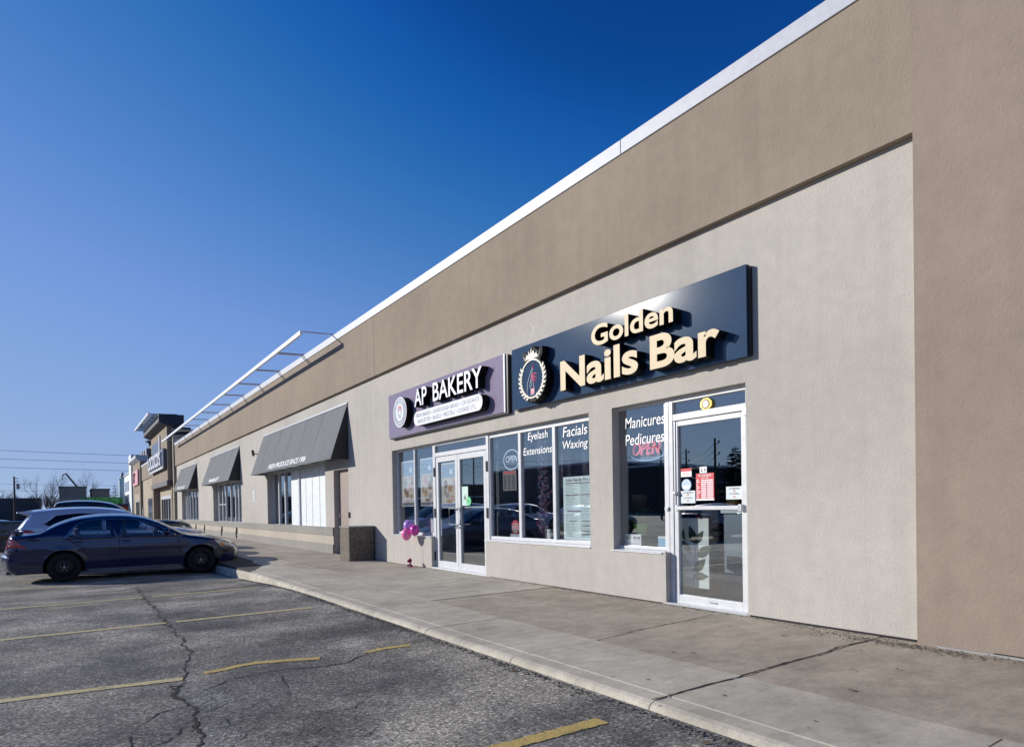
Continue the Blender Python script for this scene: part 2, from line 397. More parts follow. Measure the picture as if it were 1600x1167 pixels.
# painted bay lines
def ribbon(mb, pts, wdt, z=.004, jitter=0, seg=.06, taper=False, zf=None):
    P = [Vector((p[0], p[1], 0)) for p in pts]; Q = []
    for a, b in zip(P[:-1], P[1:]):
        k = max(1, int((b-a).length/seg))
        Q += [a.lerp(b, i/k) for i in range(k)]
    Q.append(P[-1]); L = []; R = []
    for i, p in enumerate(Q):
        d = (Q[min(i+1, len(Q)-1)]-Q[max(i-1, 0)]).normalized(); nrm = Vector((-d.y, d.x, 0))
        ww = wdt*(1 if not taper else (sin(pi*min(1, max(.05, i/len(Q))))**.5+.15))*.5
        ww *= 1+random.uniform(-jitter, jitter); off = nrm*random.uniform(-jitter, jitter)*.012 if jitter else Vector()
        zz = (zf or lotz)(p.x)+z
        L.append((*(p+nrm*ww+off).xy, zz)); R.append((*(p-nrm*ww+off).xy, zz))
    n = len(Q); mb.add(L+R, [(i, i+1, n+i+1, n+i) for i in range(n-1)])
random.seed(5)
def stripe(pts, wdt, mat):
    mb = MB(); ribbon(mb, [lay(p) for p in pts], wdt, jitter=.11, seg=.025); struct('painted_bay_line', mb, mat)
stripe([(-3.10, -3.13), (-3.13, -4.6), (-3.14, -8.4)], .105, M_YEL)
stripe([(-6.03, -3.12), (-6.05, -3.4), (-6.0, -3.61)], .09, M_YEL)
stripe([(-6.05, -4.06), (-6.16, -4.33), (-6.25, -4.6), (-6.23, -4.77), (-6.18, -4.89), (-6.15, -5.06)], .09, M_YEL)
stripe([(-6.06, -5.24), (-6.16, -5.86), (-6.23, -6.47), (-6.27, -8.4)], .10, M_YEL2)
stripe([(-9.25, -3.13), (-9.25, -4.9)], .10, M_YEL2); stripe([(-9.25, -5.02), (-9.27, -8.4)], .10, M_YEL2)
stripe([(-12.32, -3.13), (-12.27, -4.9)], .10, M_YEL2); stripe([(-12.27, -5.04), (-12.23, -8.4)], .10, M_YEL2)
x = -15.4
while x > -60:
    stripe([(x, -3.13), (x, -8.4)], .10, M_YEL2); x -= 3.06
x = -.05
while x < 36:
    stripe([(x, -3.13), (x, -8.4)], .10, M_YEL2); x += 3.06
stripe([(-11.76, -6.31), (-11.82, -5.91)], .04, M_YEL2)
M_GRIT2 = concrete('pale_grit', (.24, .22, .19))
# cracks in the asphalt
def crack(pts, wdt, amp=.02, z=.003):
    P = [Vector(lay(p)) for p in pts]
    Q = []
    wv = [0, 0, 0]; ph = [random.uniform(0, 9) for _ in range(6)]; d_ = 0
    for a, b in zip(P[:-1], P[1:]):
        k = max(2, int((b-a).length/.016)); nrm = Vector((-(b-a).y, (b-a).x)).normalized()
        for i in range(k):
            d_ += (b-a).length/k; f_ = sin(d_*9+ph[0])*.9+sin(d_*23+ph[1])*.6+sin(d_*51+ph[2])*.35+random.gauss(0, .18)
            Q.append(a.lerp(b, i/k)+nrm*f_*amp*.75)
    Q.append(P[-1]); mb = MB(); wd = 1.0
    L = []; R = []
    for i, p in enumerate(Q):
        d = (Q[min(i+1, len(Q)-1)]-Q[max(i-1, 0)]).normalized(); nrm = Vector((-d.y, d.x)); e = min(i, len(Q)-1-i)
        wd = max(.25, min(1.5, wd+random.gauss(0, .22))); ww = wdt*wd*.5*min(1, .3+e/12); zz = lotz(p.x)+z
        L.append((*(p+nrm*ww), zz)); R.append((*(p-nrm*ww), zz))
    n = len(Q); mb.add(L+R, [(i, i+1, n+i+1, n+i) for i in range(n-1)])
    struct('asphalt_crack', mb, M_CRACK)
    if wdt > .015:
        m3 = MB()
        for p in Q:
            q = p+Vector((random.gauss(0, wdt*1.3), random.gauss(0, wdt*1.3))); crumb(m3, q.x, q.y, lotz(q.x)+.001, random.uniform(.002, .007))
        o = mk('crack_grit', m3, M_GRIT2); o['kind'] = 'stuff'
random.seed(21)
crack([(-14.11, -5.0), (-11.84, -5.03), (-10.56, -5.0), (-9.27, -5.03), (-8.56, -5.01), (-7.96, -5.0), (-7.11, -5.05)], .024, .03)
crack([(-7.11, -5.05), (-6.73, -5.11), (-6.41, -5.18), (-5.93, -5.25)], .012, .015)
crack([(-5.93, -5.25), (-5.75, -5.34), (-5.59, -5.36), (-5.18, -5.30), (-4.87, -5.32), (-4.56, -5.33), (-4.31, -5.37), (-4.2, -5.43), (-3.9, -5.5)], .022, .020)
crack([(-5.18, -5.32), (-5.19, -5.42), (-5.14, -5.51), (-5.03, -5.58), (-4.92, -5.64), (-4.72, -5.72), (-4.45, -5.73), (-4.0, -5.8)], .009, .008)
crack([(-4.88, -5.33), (-4.69, -5.41), (-4.57, -5.46), (-4.47, -5.54), (-4.42, -5.63), (-4.3, -5.8)], .008, .009)
crack([(-4.78, -5.32), (-4.72, -5.37), (-4.64, -5.36), (-4.56, -5.40), (-4.5, -5.38)], .006, .008)
crack([(-5.55, -5.13), (-5.74, -4.97), (-5.81, -4.86), (-5.84, -4.59), (-5.81, -4.43), (-5.76, -4.27), (-5.71, -3.93), (-5.9, -3.67), (-6.11, -3.48), (-6.12, -3.23), (-6.07, -3.05)], .010, .012)
crack([(-5.7, -4.54), (-5.49, -4.56), (-5.23, -4.58), (-4.88, -4.68)], .006, .009)
crack([(-4.83, -5.16), (-4.62, -5.15), (-4.48, -5.18), (-4.35, -5.24), (-4.35, -5.28)], .009, .009)
crack([(-5.93, -5.25), (-5.81, -5.31), (-5.88, -5.36), (-5.7, -5.34)], .010, .01)
crack([(-5.5, -5.10), (-5.3, -5.14), (-5.1, -5.26)], .005, .01)
for a in range(5):
    x = -random.uniform(3.6, 4.6); crack([(x, -4.2-a*.13), (x+.15, -4.35-a*.13), (x+.1, -4.5-a*.13)], .006, .01)
# lighter worn patch beside the main crack
def patch(pts, name, mat, z=.002):
    mb = MB(); P = []
    for i in range(len(pts)):
        a, b = Vector(lay(pts[i])), Vector(lay(pts[(i+1) % len(pts)]))
        for k in range(6): p = a.lerp(b, k/6); P.append((p.x+random.gauss(0, .012), p.y+random.gauss(0, .012)))
    mb.add([(p[0], p[1], lotz(p[0])+z) for p in P], [tuple(range(len(P)))]); struct(name, mb, mat)
def asph2(nm, k, add=0):
    m = M_ASPH.copy(); m.name = nm
    for nd in m.node_tree.nodes:
        if nd.type == 'VALTORGB' and len(nd.color_ramp.elements) == 4 and nd.color_ramp.elements[3].color[0] < .5:
            for e in nd.color_ramp.elements: e.color = tuple(v*k+add for v in e.color[:3])+(1,)
            break
    return m
M_PATCH = asph2('asphalt_worn_patch', .75, .085)
patch([(-5.95, -5.19), (-5.6, -5.02), (-5.1, -5.03), (-4.95, -5.22), (-5.2, -5.28), (-5.6, -5.32)], 'asphalt_patch', M_PATCH)
patch([(-4.75, -5.22), (-4.5, -5.10), (-4.25, -5.12), (-4.1, -5.25), (-4.2, -5.36), (-4.6, -5.31)], 'asphalt_patch', M_PATCH)
# expansion-joint cracks on the pavement
def wcrack(pts, wdt):
    mb = MB(); ribbon(mb, pts, wdt, z=.0035, jitter=.5, seg=.05, zf=lambda x: 0); struct('sidewalk_crack', mb, M_CRACK)
wcrack([(-2.755, -3.02), (-2.76, -2.5), (-2.745, -2.1), (-2.77, -1.6), (-2.755, -1.0), (-2.80, -.7), (-2.765, -.25)], .014)
wcrack([(-4.27, -2.1), (-4.36, -1.5), (-4.40, -.9), (-4.46, -.2)], .010)
wcrack([(.3, -3.0), (.31, -2), (.28, -1), (.32, -.2)], .012)

# ================================================================== MAIN BUILDING
bld = thing('strip_mall', 'long beige and brown stucco shop building with white parapet cap, nearest to the camera', 'building', (-20, 6, 0))
WX0, WX1 = -48.6, 38.0
def wall_grid(mb, X0, X1, Z0, Z1, op, Y=0, dep=.16):
    xs = sorted({X0, X1, *[o[0] for o in op], *[o[1] for o in op]}); zs = sorted({Z0, Z1, *[o[2] for o in op], *[o[3] for o in op]})
    inn = lambda x, z: any(o[0] < x < o[1] and o[2] < z < o[3] for o in op)
    def sol(i, j):
        if i < 0 or j < 0 or i >= len(xs)-1 or j >= len(zs)-1: return None
        return not inn((xs[i]+xs[i+1])/2, (zs[j]+zs[j+1])/2)
    for i in range(len(xs)-1):
        for j in range(len(zs)-1):
            a, b, c, d = xs[i], xs[i+1], zs[j], zs[j+1]
            if sol(i, j): mb.add([(a, Y, c), (b, Y, c), (b, Y, d), (a, Y, d)], [(0, 1, 2, 3)])
            else:
                e = Y+dep
                if sol(i-1, j): mb.add([(a, Y, c), (a, Y, d), (a, e, d), (a, e, c)], [(0, 1, 2, 3)])
                if sol(i+1, j): mb.add([(b, Y, c), (b, e, c), (b, e, d), (b, Y, d)], [(0, 1, 2, 3)])
                if sol(i, j-1): mb.add([(a, Y, c), (b, Y, c), (b, e, c), (a, e, c)], [(0, 1, 2, 3)])
                if sol(i, j+1): mb.add([(a, Y, d), (a, e, d), (b, e, d), (b, Y, d)], [(0, 1, 2, 3)])
OPN = [(-6.208, -5.302, .63, 2.53), (-5.302, -4.15, -.02, 2.53),
       (-13.31, -11.47, .64, 2.53), (-11.47, -9.42, -.02, 2.53), (-9.42, -6.672, .63, 2.53),
       (-17.21, -16.08, -.02, 2.30), (-24.44, -17.93, .66, 2.60), (-35.30, -28.80, .67, 2.60), (-46.42, -39.82, .67, 2.60)]
mb = MB(); wall_grid(mb, WX0, -2.40, -.0, 4.352, OPN, 0, .3)
mk('wall', mb, M_WALL, bld, fixn=False)
# dwarf walls stand forward of the recessed doors: give the wall ends their sides
for a, b, c in ((-5.303, -5.30, .632), (-11.472, -11.468, .64)):
    mb = MB(); mb.box(a, b, .0, .3, 0, c); mk('wall_return', mb, M_WALL, bld)
P = .08
mb = MB(); mb.box(WX0, -2.45, -P, .3, 4.35, 5.77); mk('fascia', mb, M_FASCIA, bld)
mb = MB(); mb.box(-2.45+.002, WX1, -P-.004, .3, -.02, 5.77); mk('pilaster', mb, M_PIL, bld)
mb = MB()
for a, b in ((WX0-.03, -31), (-30.992, -22.0), (-21.992, -5.88), (-5.872, WX1)):
    mb.box(a, b, -P-.018, .35, 5.745, 5.93)
mk('coping', mb, M_COP, bld, bevel=.006)
for x in (-14.05, -24.9, -34.6):
    mb = MB(); mb.box(x-.006, x+.006, -P-.0015, -P+.01, 4.35, 5.74); mk('control_joint', mb, plain('joint_brown', (.16, .12, .095), .9), bld)
for x in (-13.33, -11.95):
    mb = MB(); mb.box(x-.004, x+.004, -.0012, .01, .02, .62 if x > -12 else 4.3); mk('control_joint', mb, plain('joint_beige', (.40, .36, .32), .9), bld)
mb = MB(); mb.box(WX0, WX1, .3, 22, 5.2, 5.4); mk('roof', mb, plain('roof_gravel', (.3, .29, .27), .95), bld)
mb = MB(); mb.box(WX0, WX0+.3, .301, 22, 0, 5.2); mb.box(WX1-.3, WX1, .301, 22, 0, 5.2); mb.box(WX0, WX1, 21.9, 22.1, 0, 5.8); mk('wall', mb, M_WALL, bld)
# black gap under the insulation board at the wall foot
mb = MB(); mb.box(-4.13, -2.45, -.004, .02, -.012, .018); mb.box(-9.3, -5.36, -.004, .02, -.01, .009); mb.box(-1.9, WX1, -P-.008, 0, -.01, .022); mk('foot_gap', mb, M_DARK, bld)
mb = MB(); mb.box(-2.30, -1.0, -P-.022, -P-.01, -.01, .014); mk('foot_flashing', mb, plain('dull_flashing', (.30, .29, .28), .6), bld)
# lighter filled crack on the wall between the fascia and the signs
mb = MB(); random.seed(9)
pts = [(-8.0+random.gauss(0, .02)+.05*sin(i*.7), 4.12-.05*i) for i in range(9)]
for a, b in zip(pts[:-1], pts[1:]): mb.add([(a[0]-.012, -.0015, a[1]), (a[0]+.012, -.0015, a[1]), (b[0]+.012, -.0015, b[1]), (b[0]-.012, -.0015, b[1])], [(0, 1, 2, 3)])
mk('filler_patch', mb, plain('filler', (.60, .56, .52), .9), bld, fixn=False)

# plinth bands on the far half
def plinth(a, b):
    mb = MB(); mb.prism([(0.01, .73), (-.055, .715), (-.055, .50), (0.01, .47)], a, b, 'X'); mk('plinth_band', mb, M_BAND, bld)
    mb = MB(); mb.prism([(0.01, .4), (-.035, .499), (-.035, .252), (0.01, .2)], a+.004, b-.004, 'X'); mk('plinth_band', mb, M_BAND2, bld)
    mb = MB(); mb.prism([(0.01, .251), (-.055, .251), (-.06, .235), (-.06, 0), (0.01, 0)], a, b, 'X'); mk('plinth_band', mb, M_BAND, bld)
plinth(-48.6, -17.213)
for i, x in enumerate((-29.6, -32.9, -37.7, -40.6, -44.3)):
    mb = MB(); mb.tube([(x, -.05, .03), (x+.02, -.075, .12), (x-.03, -.07, .24), (x+.01, -.05, .36), (x, -.045, .50)], .045 if i < 2 else .035, 6)
    mk('dark_plinth_strip', mb, M_BLK2, bld)  # dark wavy strips running up the lower plinth bands

# ---- storefront glazing
FY0, FY1 = .10, .165
def frame_rect(mb, x0, x1, z0, z1, t=.045, y0=FY0, y1=FY1, tb=None):
    tb = tb or t
    mb.box(x0, x0+t, y0, y1, z0, z1); mb.box(x1-t, x1, y0, y1, z0, z1)
    mb.box(x0+t, x1-t, y0+.001, y1, z0, z0+tb); mb.box(x0+t, x1-t, y0+.001, y1, z1-t, z1)
def window(x0, x1, z0, z1, mulls=(), t=.045, y0=FY0, sill=True, glass=M_GLASS, mt=.05, tb=.045, dep=.065, fm=M_ALU):
    mb = MB(); frame_rect(mb, x0, x1, z0, z1, t, y0, y0+dep, tb)
    for q in mulls: mb.box(q-mt/2, q+mt/2, y0+.002, y0+dep, z0+tb, z1-t)
    w_ = mk('window', mb, fm, bld, bevel=.004)
    edges = [x0+t, *mulls, x1-t]
    for a, b in zip(edges[:-1], edges[1:]):
        m2 = MB(); m2.box(a, b, y0+.035, y0+.043, z0+tb, z1-t); mk('pane', m2, glass, w_)
    if sill:
        m3 = MB(); m3.prism([(-.015, z0-.035), (-.015, z0-.018), (y0+.01, z0-.002), (y0+.01, z0-.035)], x0, x1, 'X'); mk('sill', m3, M_ALU, w_)
    return w_
wn = window(-6.25, -5.355, .645, 2.53, tb=.035, t=.035)
wb1 = window(-13.31, -11.50, .66, 2.53, (-12.40,), t=.04)
wb2 = window(-9.445, -6.672, .66, 2.49, (-8.50, -7.595), t=.05, tb=.05, mt=.07)
mb = MB(); mb.box(-9.44, -6.672, FY0+.004, .17, 2.49, 2.53); mk('window_head', mb, M_ALU2, bld)

def door_leaf(x0, x1, z0, z1, st=.06, top=.075, bot=.12, y0=.095, y1=.14, name='door'):
    mb = MB(); mb.box(x0, x0+st, y0, y1, z0, z1); mb.box(x1-st, x1, y0, y1, z0, z1)
    mb.box(x0+st, x1-st, y0+.001, y1, z0, z0+bot); mb.box(x0+st, x1-st, y0+.001, y1, z1-top, z1)
    d = mk(name, mb, M_ALU, bld, bevel=.004)
    g = MB(); g.box(x0+st, x1-st, y0+.03, y0+.038, z0+bot, z1-top); mk('pane', g, M_GLASS, d)
    return d
# nail bar door, its posts and transom
mb = MB()
for a, b in ((-5.355, -5.305), (-5.30, -5.24), (-4.215, -4.15)): mb.box(a, b, .085, .165, .0, 2.53)
mb.box(-5.24, -4.215, .087, .165, 2.47, 2.53); mb.box(-5.24, -4.215, .087, .165, 2.245, 2.325)
fr = mk('door_frame', mb, M_ALU, bld, bevel=.004)
g = MB(); g.box(-5.24, -4.215, .12, .128, 2.325, 2.47); mk('pane', g, M_GLASS, fr)
mb = MB(); mb.box(-5.215, -5.205, .083, .1, 1.15, 2.24); mk('hinge_cover', mb, M_ALU2, fr)
mb = MB(); mb.box(-4.24, -4.17, .06, .085, 2.19, 2.27); mk('pivot', mb, M_ALU2, fr)
d1 = door_leaf(-5.235, -4.22, .02, 2.235, st=.062, top=.06, bot=.10)
mb = MB(); mb.box(-5.17, -4.285, .045, .085, 1.155, 1.20); mb.box(-5.19, -5.15, .05, .1, 1.14, 1.215); mb.box(-4.30, -4.26, .05, .1, 1.14, 1.215); mk('push_bar', mb, M_ALU, d1, bevel=.005)
mb = MB(); mb.lathe([(0, .055), (.018, .057), (.024, .066), (.024, .095)], (-5.205, 0, 1.36), 'Y', 16); mk('lock', mb, M_STEEL, d1, smooth=True)
mb = MB(); mb.box(-5.30, -4.16, .0, .17, .0, .022); mk('threshold', mb, M_ALU2, bld)
mb = MB(); mb.box(-4.72, -4.62, .088, .095, .065, .08); mk('floor_bolt', mb, M_STEEL, d1)
mb = MB(); mb.box(-5.36, -5.31, .06, .085, 1.15, 1.19); mk('latch', mb, M_ALU2, fr)
# bakery double doors
mb = MB()
for a, b in ((-11.52, -11.42), (-9.50, -9.42)): mb.box(a, b, .085, .165, 0, 2.53)
mb.box(-11.42, -9.50, .087, .165, 2.475, 2.53); mb.box(-11.42, -9.50, .087, .165, 2.255, 2.335)
fr2 = mk('door_frame', mb, M_ALU, bld, bevel=.004)
g = MB(); g.box(-11.42, -9.50, .12, .128, 2.335, 2.475); mk('pane', g, M_GLASS, fr2)
for x in (-11.45, -9.47):
    for z in (1.95, 1.12, .25): mb = MB(); mb.box(x-.02, x+.02, .066, .086, z-.09, z+.09); mk('hinge', mb, M_BLK2, fr2)
dl = door_leaf(-11.40, -10.545, .03, 2.245, st=.085, top=.105, bot=.13)
dr = door_leaf(-10.535, -9.52, .03, 2.245, st=.085, top=.105, bot=.13)
for d, x, s in ((dl, -10.60, -1), (dr, -10.47, 1)):
    mb = MB(); mb.tube([(x, .09, 1.21), (x, .03, 1.21), (x+s*.14, .015, 1.21), (x+s*.14, .015, .90), (x, .03, .90), (x, .09, .90)], .013, 8); mk('handle', mb, M_STEEL, d, smooth=True)
    mb = MB(); mb.lathe([(0, .07), (.018, .07), (.022, .095)], (x, 0, .84), 'Y', 14); mk('lock', mb, M_STEEL, d)
    xa, xb = (-11.32, -10.66) if s < 0 else (-10.42, -9.60)
    mb = MB(); mb.box(xa, xb, .155, .185, 1.215, 1.245); mk('push_bar', mb, M_ALU, d)
mb = MB(); mb.box(-11.47, -9.42, .0, .17, 0, .03); mk('threshold', mb, M_ALU, bld)
mb = MB(); mb.box(-9.62, -9.60, .15, .17, .55, 1.15); mk('floor_bolt', mb, M_BLACK, dr)
# brown service door in its recess
mb = MB(); mb.box(-17.21, -16.08, .14, .18, 0, 2.30); sd = mk('service_door', mb, plain('service_door_brown', (.30, .235, .20), .5), bld)
mb = MB(); mb.box(-17.15, -17.10, .10, .14, 1.0, 1.12); mk('handle', mb, M_STEEL, sd)
mb = MB(); mb.box(-16.07, -15.99, -.03, 0, 1.0, 1.15); mk('card_reader', mb, M_BLACK, bld, bevel=.006)
# far shop windows
def farwin(x0, x1, z0, z1, mulls, rail):
    mb = MB(); frame_rect(mb, x0, x1, z0, z1, .06, .2, .26)
    for q in mulls: mb.box(q-.045, q+.045, .19, .26, z0+.06, z1-.06)
    if rail: mb.box(rail[0], rail[1], .2, .25, rail[2]-.02, rail[2]+.02)
    w_ = mk('window', mb, M_ALU, bld)
    g = MB(); g.box(x0+.06, x1-.06, .235, .243, z0+.06, z1-.06); mk('pane', g, M_GLASS, w_)
    m3 = MB(); m3.box(x0+.02, x1-.02, -.03, .2, z0-.05, z0+.03); mk('sill', m3, M_COP, w_)
    return w_
farwin(-46.42, -39.82, .67, 2.60, (-46.0, -45.3, -44.4, -43.3, -42.2, -41.2), None)
farwin(-35.30, -28.80, .67, 2.60, (-34.9, -33.96, -33.17, -32.0, -31.0, -30.3), (-34.9, -33.1, 1.55))
w3 = farwin(-24.44, -17.93, .66, 2.60, (-23.6, -22.8, -21.95), None)
mb = MB()
xx = [-21.93, -20.95, -20.3, -19.65, -18.95, -17.99]
for a, b in zip(xx[:-1], xx[1:]):
    mb.box(a+.02, b-.02, .17, .20, .72, 2.54)
mk('blanking_panel', mb, M_SIDING, w3)
mb = MB(); mb.box(-20.98, -20.86, .12, .2, .69, 2.54); mk('post', mb, M_ALU, w3)

# ---- rooms behind the glass
def room(x0, x1, y1=7.0, floor=M_IN_F, wall=M_IN_M, z1=2.9):
    t = .05
    mb = MB(); mb.box(x0, x1, .31, y1, -.02, .005); mk('interior_floor', mb, floor, bld)
    mb = MB(); mb.box(x0, x1, y1, y1+t, 0, z1); mb.box(x0-t, x0, .31, y1, 0, z1); mb.box(x1, x1+t, .31, y1, 0, z1); mk('interior_wall', mb, wall, bld)
    mb = MB(); mb.box(x0, x1, .31, y1, z1, z1+t); mk('interior_ceiling', mb, plain('interior_ceiling', (.3, .31, .32), .9), bld)
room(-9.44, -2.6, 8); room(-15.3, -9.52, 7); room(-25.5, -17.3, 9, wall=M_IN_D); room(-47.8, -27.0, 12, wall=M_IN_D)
# ================================================================== SIGNS
M_NAVY = plain('navy_sign_panel', (.027, .055, .105), .085, 0, spec=.42)
M_GOLD = plain('champagne_letter_face', (.60, .475, .29), .55)
M_PURP = plain('plum_sign_panel', (.25, .205, .285), .14, 0, spec=.5)
M_RET = plain('black_letter_return', (.006, .006, .008), .6, spec=.15)
M_LWHITE = plain('white_letter_face', (.66, .68, .74), .45)
gs = thing('shop_sign', 'navy blue panel sign with raised champagne letters reading Golden Nails Bar', 'sign', (-6.23, 0, 2.78))
mb = MB(); mb.box(-8.405, -4.068, -.084, -.012, 2.782, 3.757); mk('panel', mb, M_NAVY, gs, bevel=.003)
mb = MB(); mb.box(-8.37, -4.052, -.06, 0, 2.80, 3.74); mk('back_box', mb, M_BLACK, gs)
mb = MB(); mb.box(-6.235, -6.232, -.0855, -.084, 2.79, 3.75); mk('panel_seam', mb, plain('seam', (.03, .06, .12), .4), gs)
channel_letters('Golden', -6.336, -4.936, 3.340, 3.617, -.085, -.235, M_GOLD, M_RET, gs, .022, ref='Gl')
channel_letters('Nails', -6.996, -5.495, 2.862, 3.277, -.085, -.235, M_GOLD, M_RET, gs, .028, ref='Nl')
channel_letters('Bar', -5.298, -4.301, 2.847, 3.250, -.085, -.235, M_GOLD, M_RET, gs, .028, ref='B')
# emblem
cx, cz, R = -7.675, 3.159, .287
mb = MB(); n = 56; pts = []
for k in range(n):
    a = 2*pi*k/n; r = R+.06+(.018*sin(k*2.8) if sin(a) < .25 else -.03)
    pts.append((cx+r*cos(a), cz+r*sin(a)))
mb.prism(pts, -.085, -.220, 'Y'); mb.prism([(cx-.16, cz+.24), (cx+.16, cz+.24), (cx+.245, cz+.34), (cx+.24, cz+.45), (cx+.14, cz+.40), (cx+.05, cz+.46), (cx, cz+.50), (cx-.05, cz+.46), (cx-.14, cz+.40), (cx-.24, cz+.45), (cx-.245, cz+.34)], -.085, -.218, 'Y')
em = mk('emblem', mb, M_RET, gs)
M_IVORY = plain('ivory_face', (.62, .59, .50), .5)
mb = MB(); mb.disc((cx, cz), R-.005, -.220, -.224, 48); mk('emblem_field', mb, M_NAVY, em)
mb = MB(); mb.ring((cx, cz), R-.012, R+.012, -.220, -.236, 56); mk('emblem_ring', mb, M_IVORY, em)
for s in (-1, 1):
    mb = MB()
    for i in range(9):
        a = -pi/2+s*(.32+i*.215); bx, bz = cx+(R+.012)*cos(a), cz+(R+.012)*sin(a); ta = a+s*pi/2
        for q in (-1, 1):
            da = ta-s*q*.65; L_, W_ = .075, .020
            p = [(bx, bz), (bx+cos(da)*L_*.5-sin(da)*W_, bz+sin(da)*L_*.5+cos(da)*W_), (bx+cos(da)*L_, bz+sin(da)*L_), (bx+cos(da)*L_*.5+sin(da)*W_, bz+sin(da)*L_*.5-cos(da)*W_)]
            mb.prism(p, -.220, -.234-.0015*(q > 0), 'Y')
    mk('laurel_branch', mb, M_IVORY, em)
mb = MB(); z0 = cz+R+.012
mb.prism([(cx-.10, z0), (cx+.10, z0), (cx+.13, z0+.09), (cx+.075, z0+.055), (cx+.045, z0+.13), (cx, z0+.07), (cx, z0+.17), (cx-.04, z0+.07), (cx-.075, z0+.13), (cx-.08, z0+.055), (cx-.13, z0+.09)], -.220, -.236, 'Y')
for q in (-.17, .17):
    mb.tube([(cx+q*.6, -.226, z0+.0), (cx+q, -.226, z0+.01), (cx+q*1.2, -.226, z0+.06), (cx+q*1.15, -.226, z0+.12)], [.012, .014, .011, .004], 6)
    mb.disc((cx+q*.75, z0+.035), .022, -.220, -.235, 12)
mk('crown', mb, M_IVORY, em)
mb = MB(); yy = -.226
for s in ([(-.13, -.20), (-.12, -.06), (-.06, .06), (.0, .15), (.03, .19)], [(-.07, -.12), (-.03, 0), (.0, .08), (.03, .16)]):
    mb.tube([(cx+a, yy, cz+b) for a, b in s], .008, 6)
mb.tube([(cx+a, yy, cz+b) for a, b in [(-.04, -.24), (-.04, -.14), (-.02, -.10), (-.02, -.02), (.03, -.02), (.03, -.10), (.05, -.14), (.05, -.24), (-.04, -.24)]], .008, 6)
mk('hand_outline', mb, M_LWHITE, em)
mb = MB(); M_PINK = plain('pink_print', (.75, .12, .22), .4)
mb.prism([(cx-.035, cz-.225), (cx+.045, cz-.225), (cx+.045, cz-.15), (cx-.035, cz-.15)], -.220, -.228, 'Y')
for a, b, c, d in ((-.005, .05, .12, .06), (.0, .03, .11, .0), (.0, .01, .09, -.05), (.01, .0, .05, -.08), (.01, .14, .045, .21)):
    mb.tube([(cx+a, yy, cz+b), (cx+(a+c)/2, yy, cz+(b+d)/2+.015), (cx+c, yy, cz+d)], [.012, .011, .004], 6)
mk('nail_motif', mb, M_PINK, em)

ap = thing('shop_sign', 'plum panel sign with raised white letters AP Bakery over a white pill of print', 'sign', (-10.9, 0, 2.78))
mb = MB(); mb.box(-13.23, -8.645, -.096, -.015, 2.785, 3.745); mk('panel', mb, M_PURP, ap, bevel=.003)
mb = MB(); mb.box(-13.19, -8.545, -.075, -.0, 2.765, 3.73); mk('back_box', mb, M_BLACK, ap)
mb = MB(); mb.box(-8.642, -8.60, -.096, -.03, 2.785, 3.745); mk('edge_trim', mb, M_ALU, ap)
channel_letters('AP', -11.630, -11.090, 3.268, 3.622, -.097, -.25, M_LWHITE, M_RET, ap, .012)
channel_letters('BAKERY', -10.833, -9.067, 3.268, 3.622, -.097, -.25, M_LWHITE, M_RET, ap, .012)
def pill(x0, x1, z0, z1, y0, y1, mb, k=10, r=None):
    r = r or (z1-z0)/2; pts = []
    for cx_, cz_, a0 in ((x1-r, z1-r, 0), (x0+r, z1-r, pi/2), (x0+r, z0+r, pi), (x1-r, z0+r, 1.5*pi)):
        for i in range(k+1): a = a0+pi/2*i/k; pts.append((cx_+r*cos(a), cz_+r*sin(a)))
    mb.prism(pts, y0, y1, 'Y')
mb = MB(); pill(-11.660, -9.057, 2.880, 3.162, -.097, -.2470, mb); pl = mk('pill', mb, M_RET, ap)
mb = MB(); pill(-11.660, -9.057, 2.880, 3.162, -.2470, -.2500, mb); mk('pill_face', mb, M_LWHITE, pl)
mb = MB(); M_INK = plain('grey_print', (.10, .11, .16), .5)
text_on(mb, 'FRESH BAKED \u2022 SOURDOUGH BREAD \u2022 CROISSANTE', -11.564, -9.153, 3.041, 3.117, -.2515, .004)
text_on(mb, 'BAGUETTES \u2022 BAGELS \u2022 PRETZELS \u2022 COOKIES ETC.', -11.463, -9.253, 2.925, 3.001, -.2515, .004)
mk('lettering', mb, M_INK, pl, fixn=False)
cx, cz = -12.32, 3.258
mb = MB(); mb.disc((cx, cz), .325, -.097, -.2480, 48, rz=.318); lg = mk('emblem', mb, M_RET, ap)
mb = MB(); mb.disc((cx, cz), .325, -.2480, -.2500, 48, rz=.318); mk('emblem_rim', mb, M_LWHITE, lg)
mb = MB(); mb.disc((cx, cz), .300, -.2500, -.2520, 48, rz=.294); mk('emblem_band', mb, plain('slate_print', (.20, .24, .32), .5), lg)
mb = MB(); mb.disc((cx, cz), .185, -.2520, -.2540, 40, rz=.185)
def arc_text(mb, body, c, r, a_mid, span, h, y, up=True):
    n_ = len(body)
    for i, ch in enumerate(body):
        if ch == ' ': continue
        t = (i+.5)/n_-.5; a = a_mid-span*t*(1 if up else -1)
        vs, fs, ns = text2d(ch, .01); q = bbox(vs); ww = h*.62
        out = []
        for v in vs:
            u = ((v[0]-q[0])/max(1e-6, q[1]-q[0])-.5)*ww; t2 = ((v[1]-q[2])/max(1e-6, q[3]-q[2])-.5)*h
            rr = r+(t2 if up else -t2); aa = a-(u/r)*(1 if up else -1); out.append((c[0]+rr*cos(aa), y, c[1]+rr*sin(aa)))
        mb.add(out, fs)
arc_text(mb, 'AP BAKERY', (cx, cz), .24, pi/2, 2.0, .06, -.2525); arc_text(mb, 'BAKERY', (cx, cz), .24, -pi/2, 1.4, .06, -.2525, False)
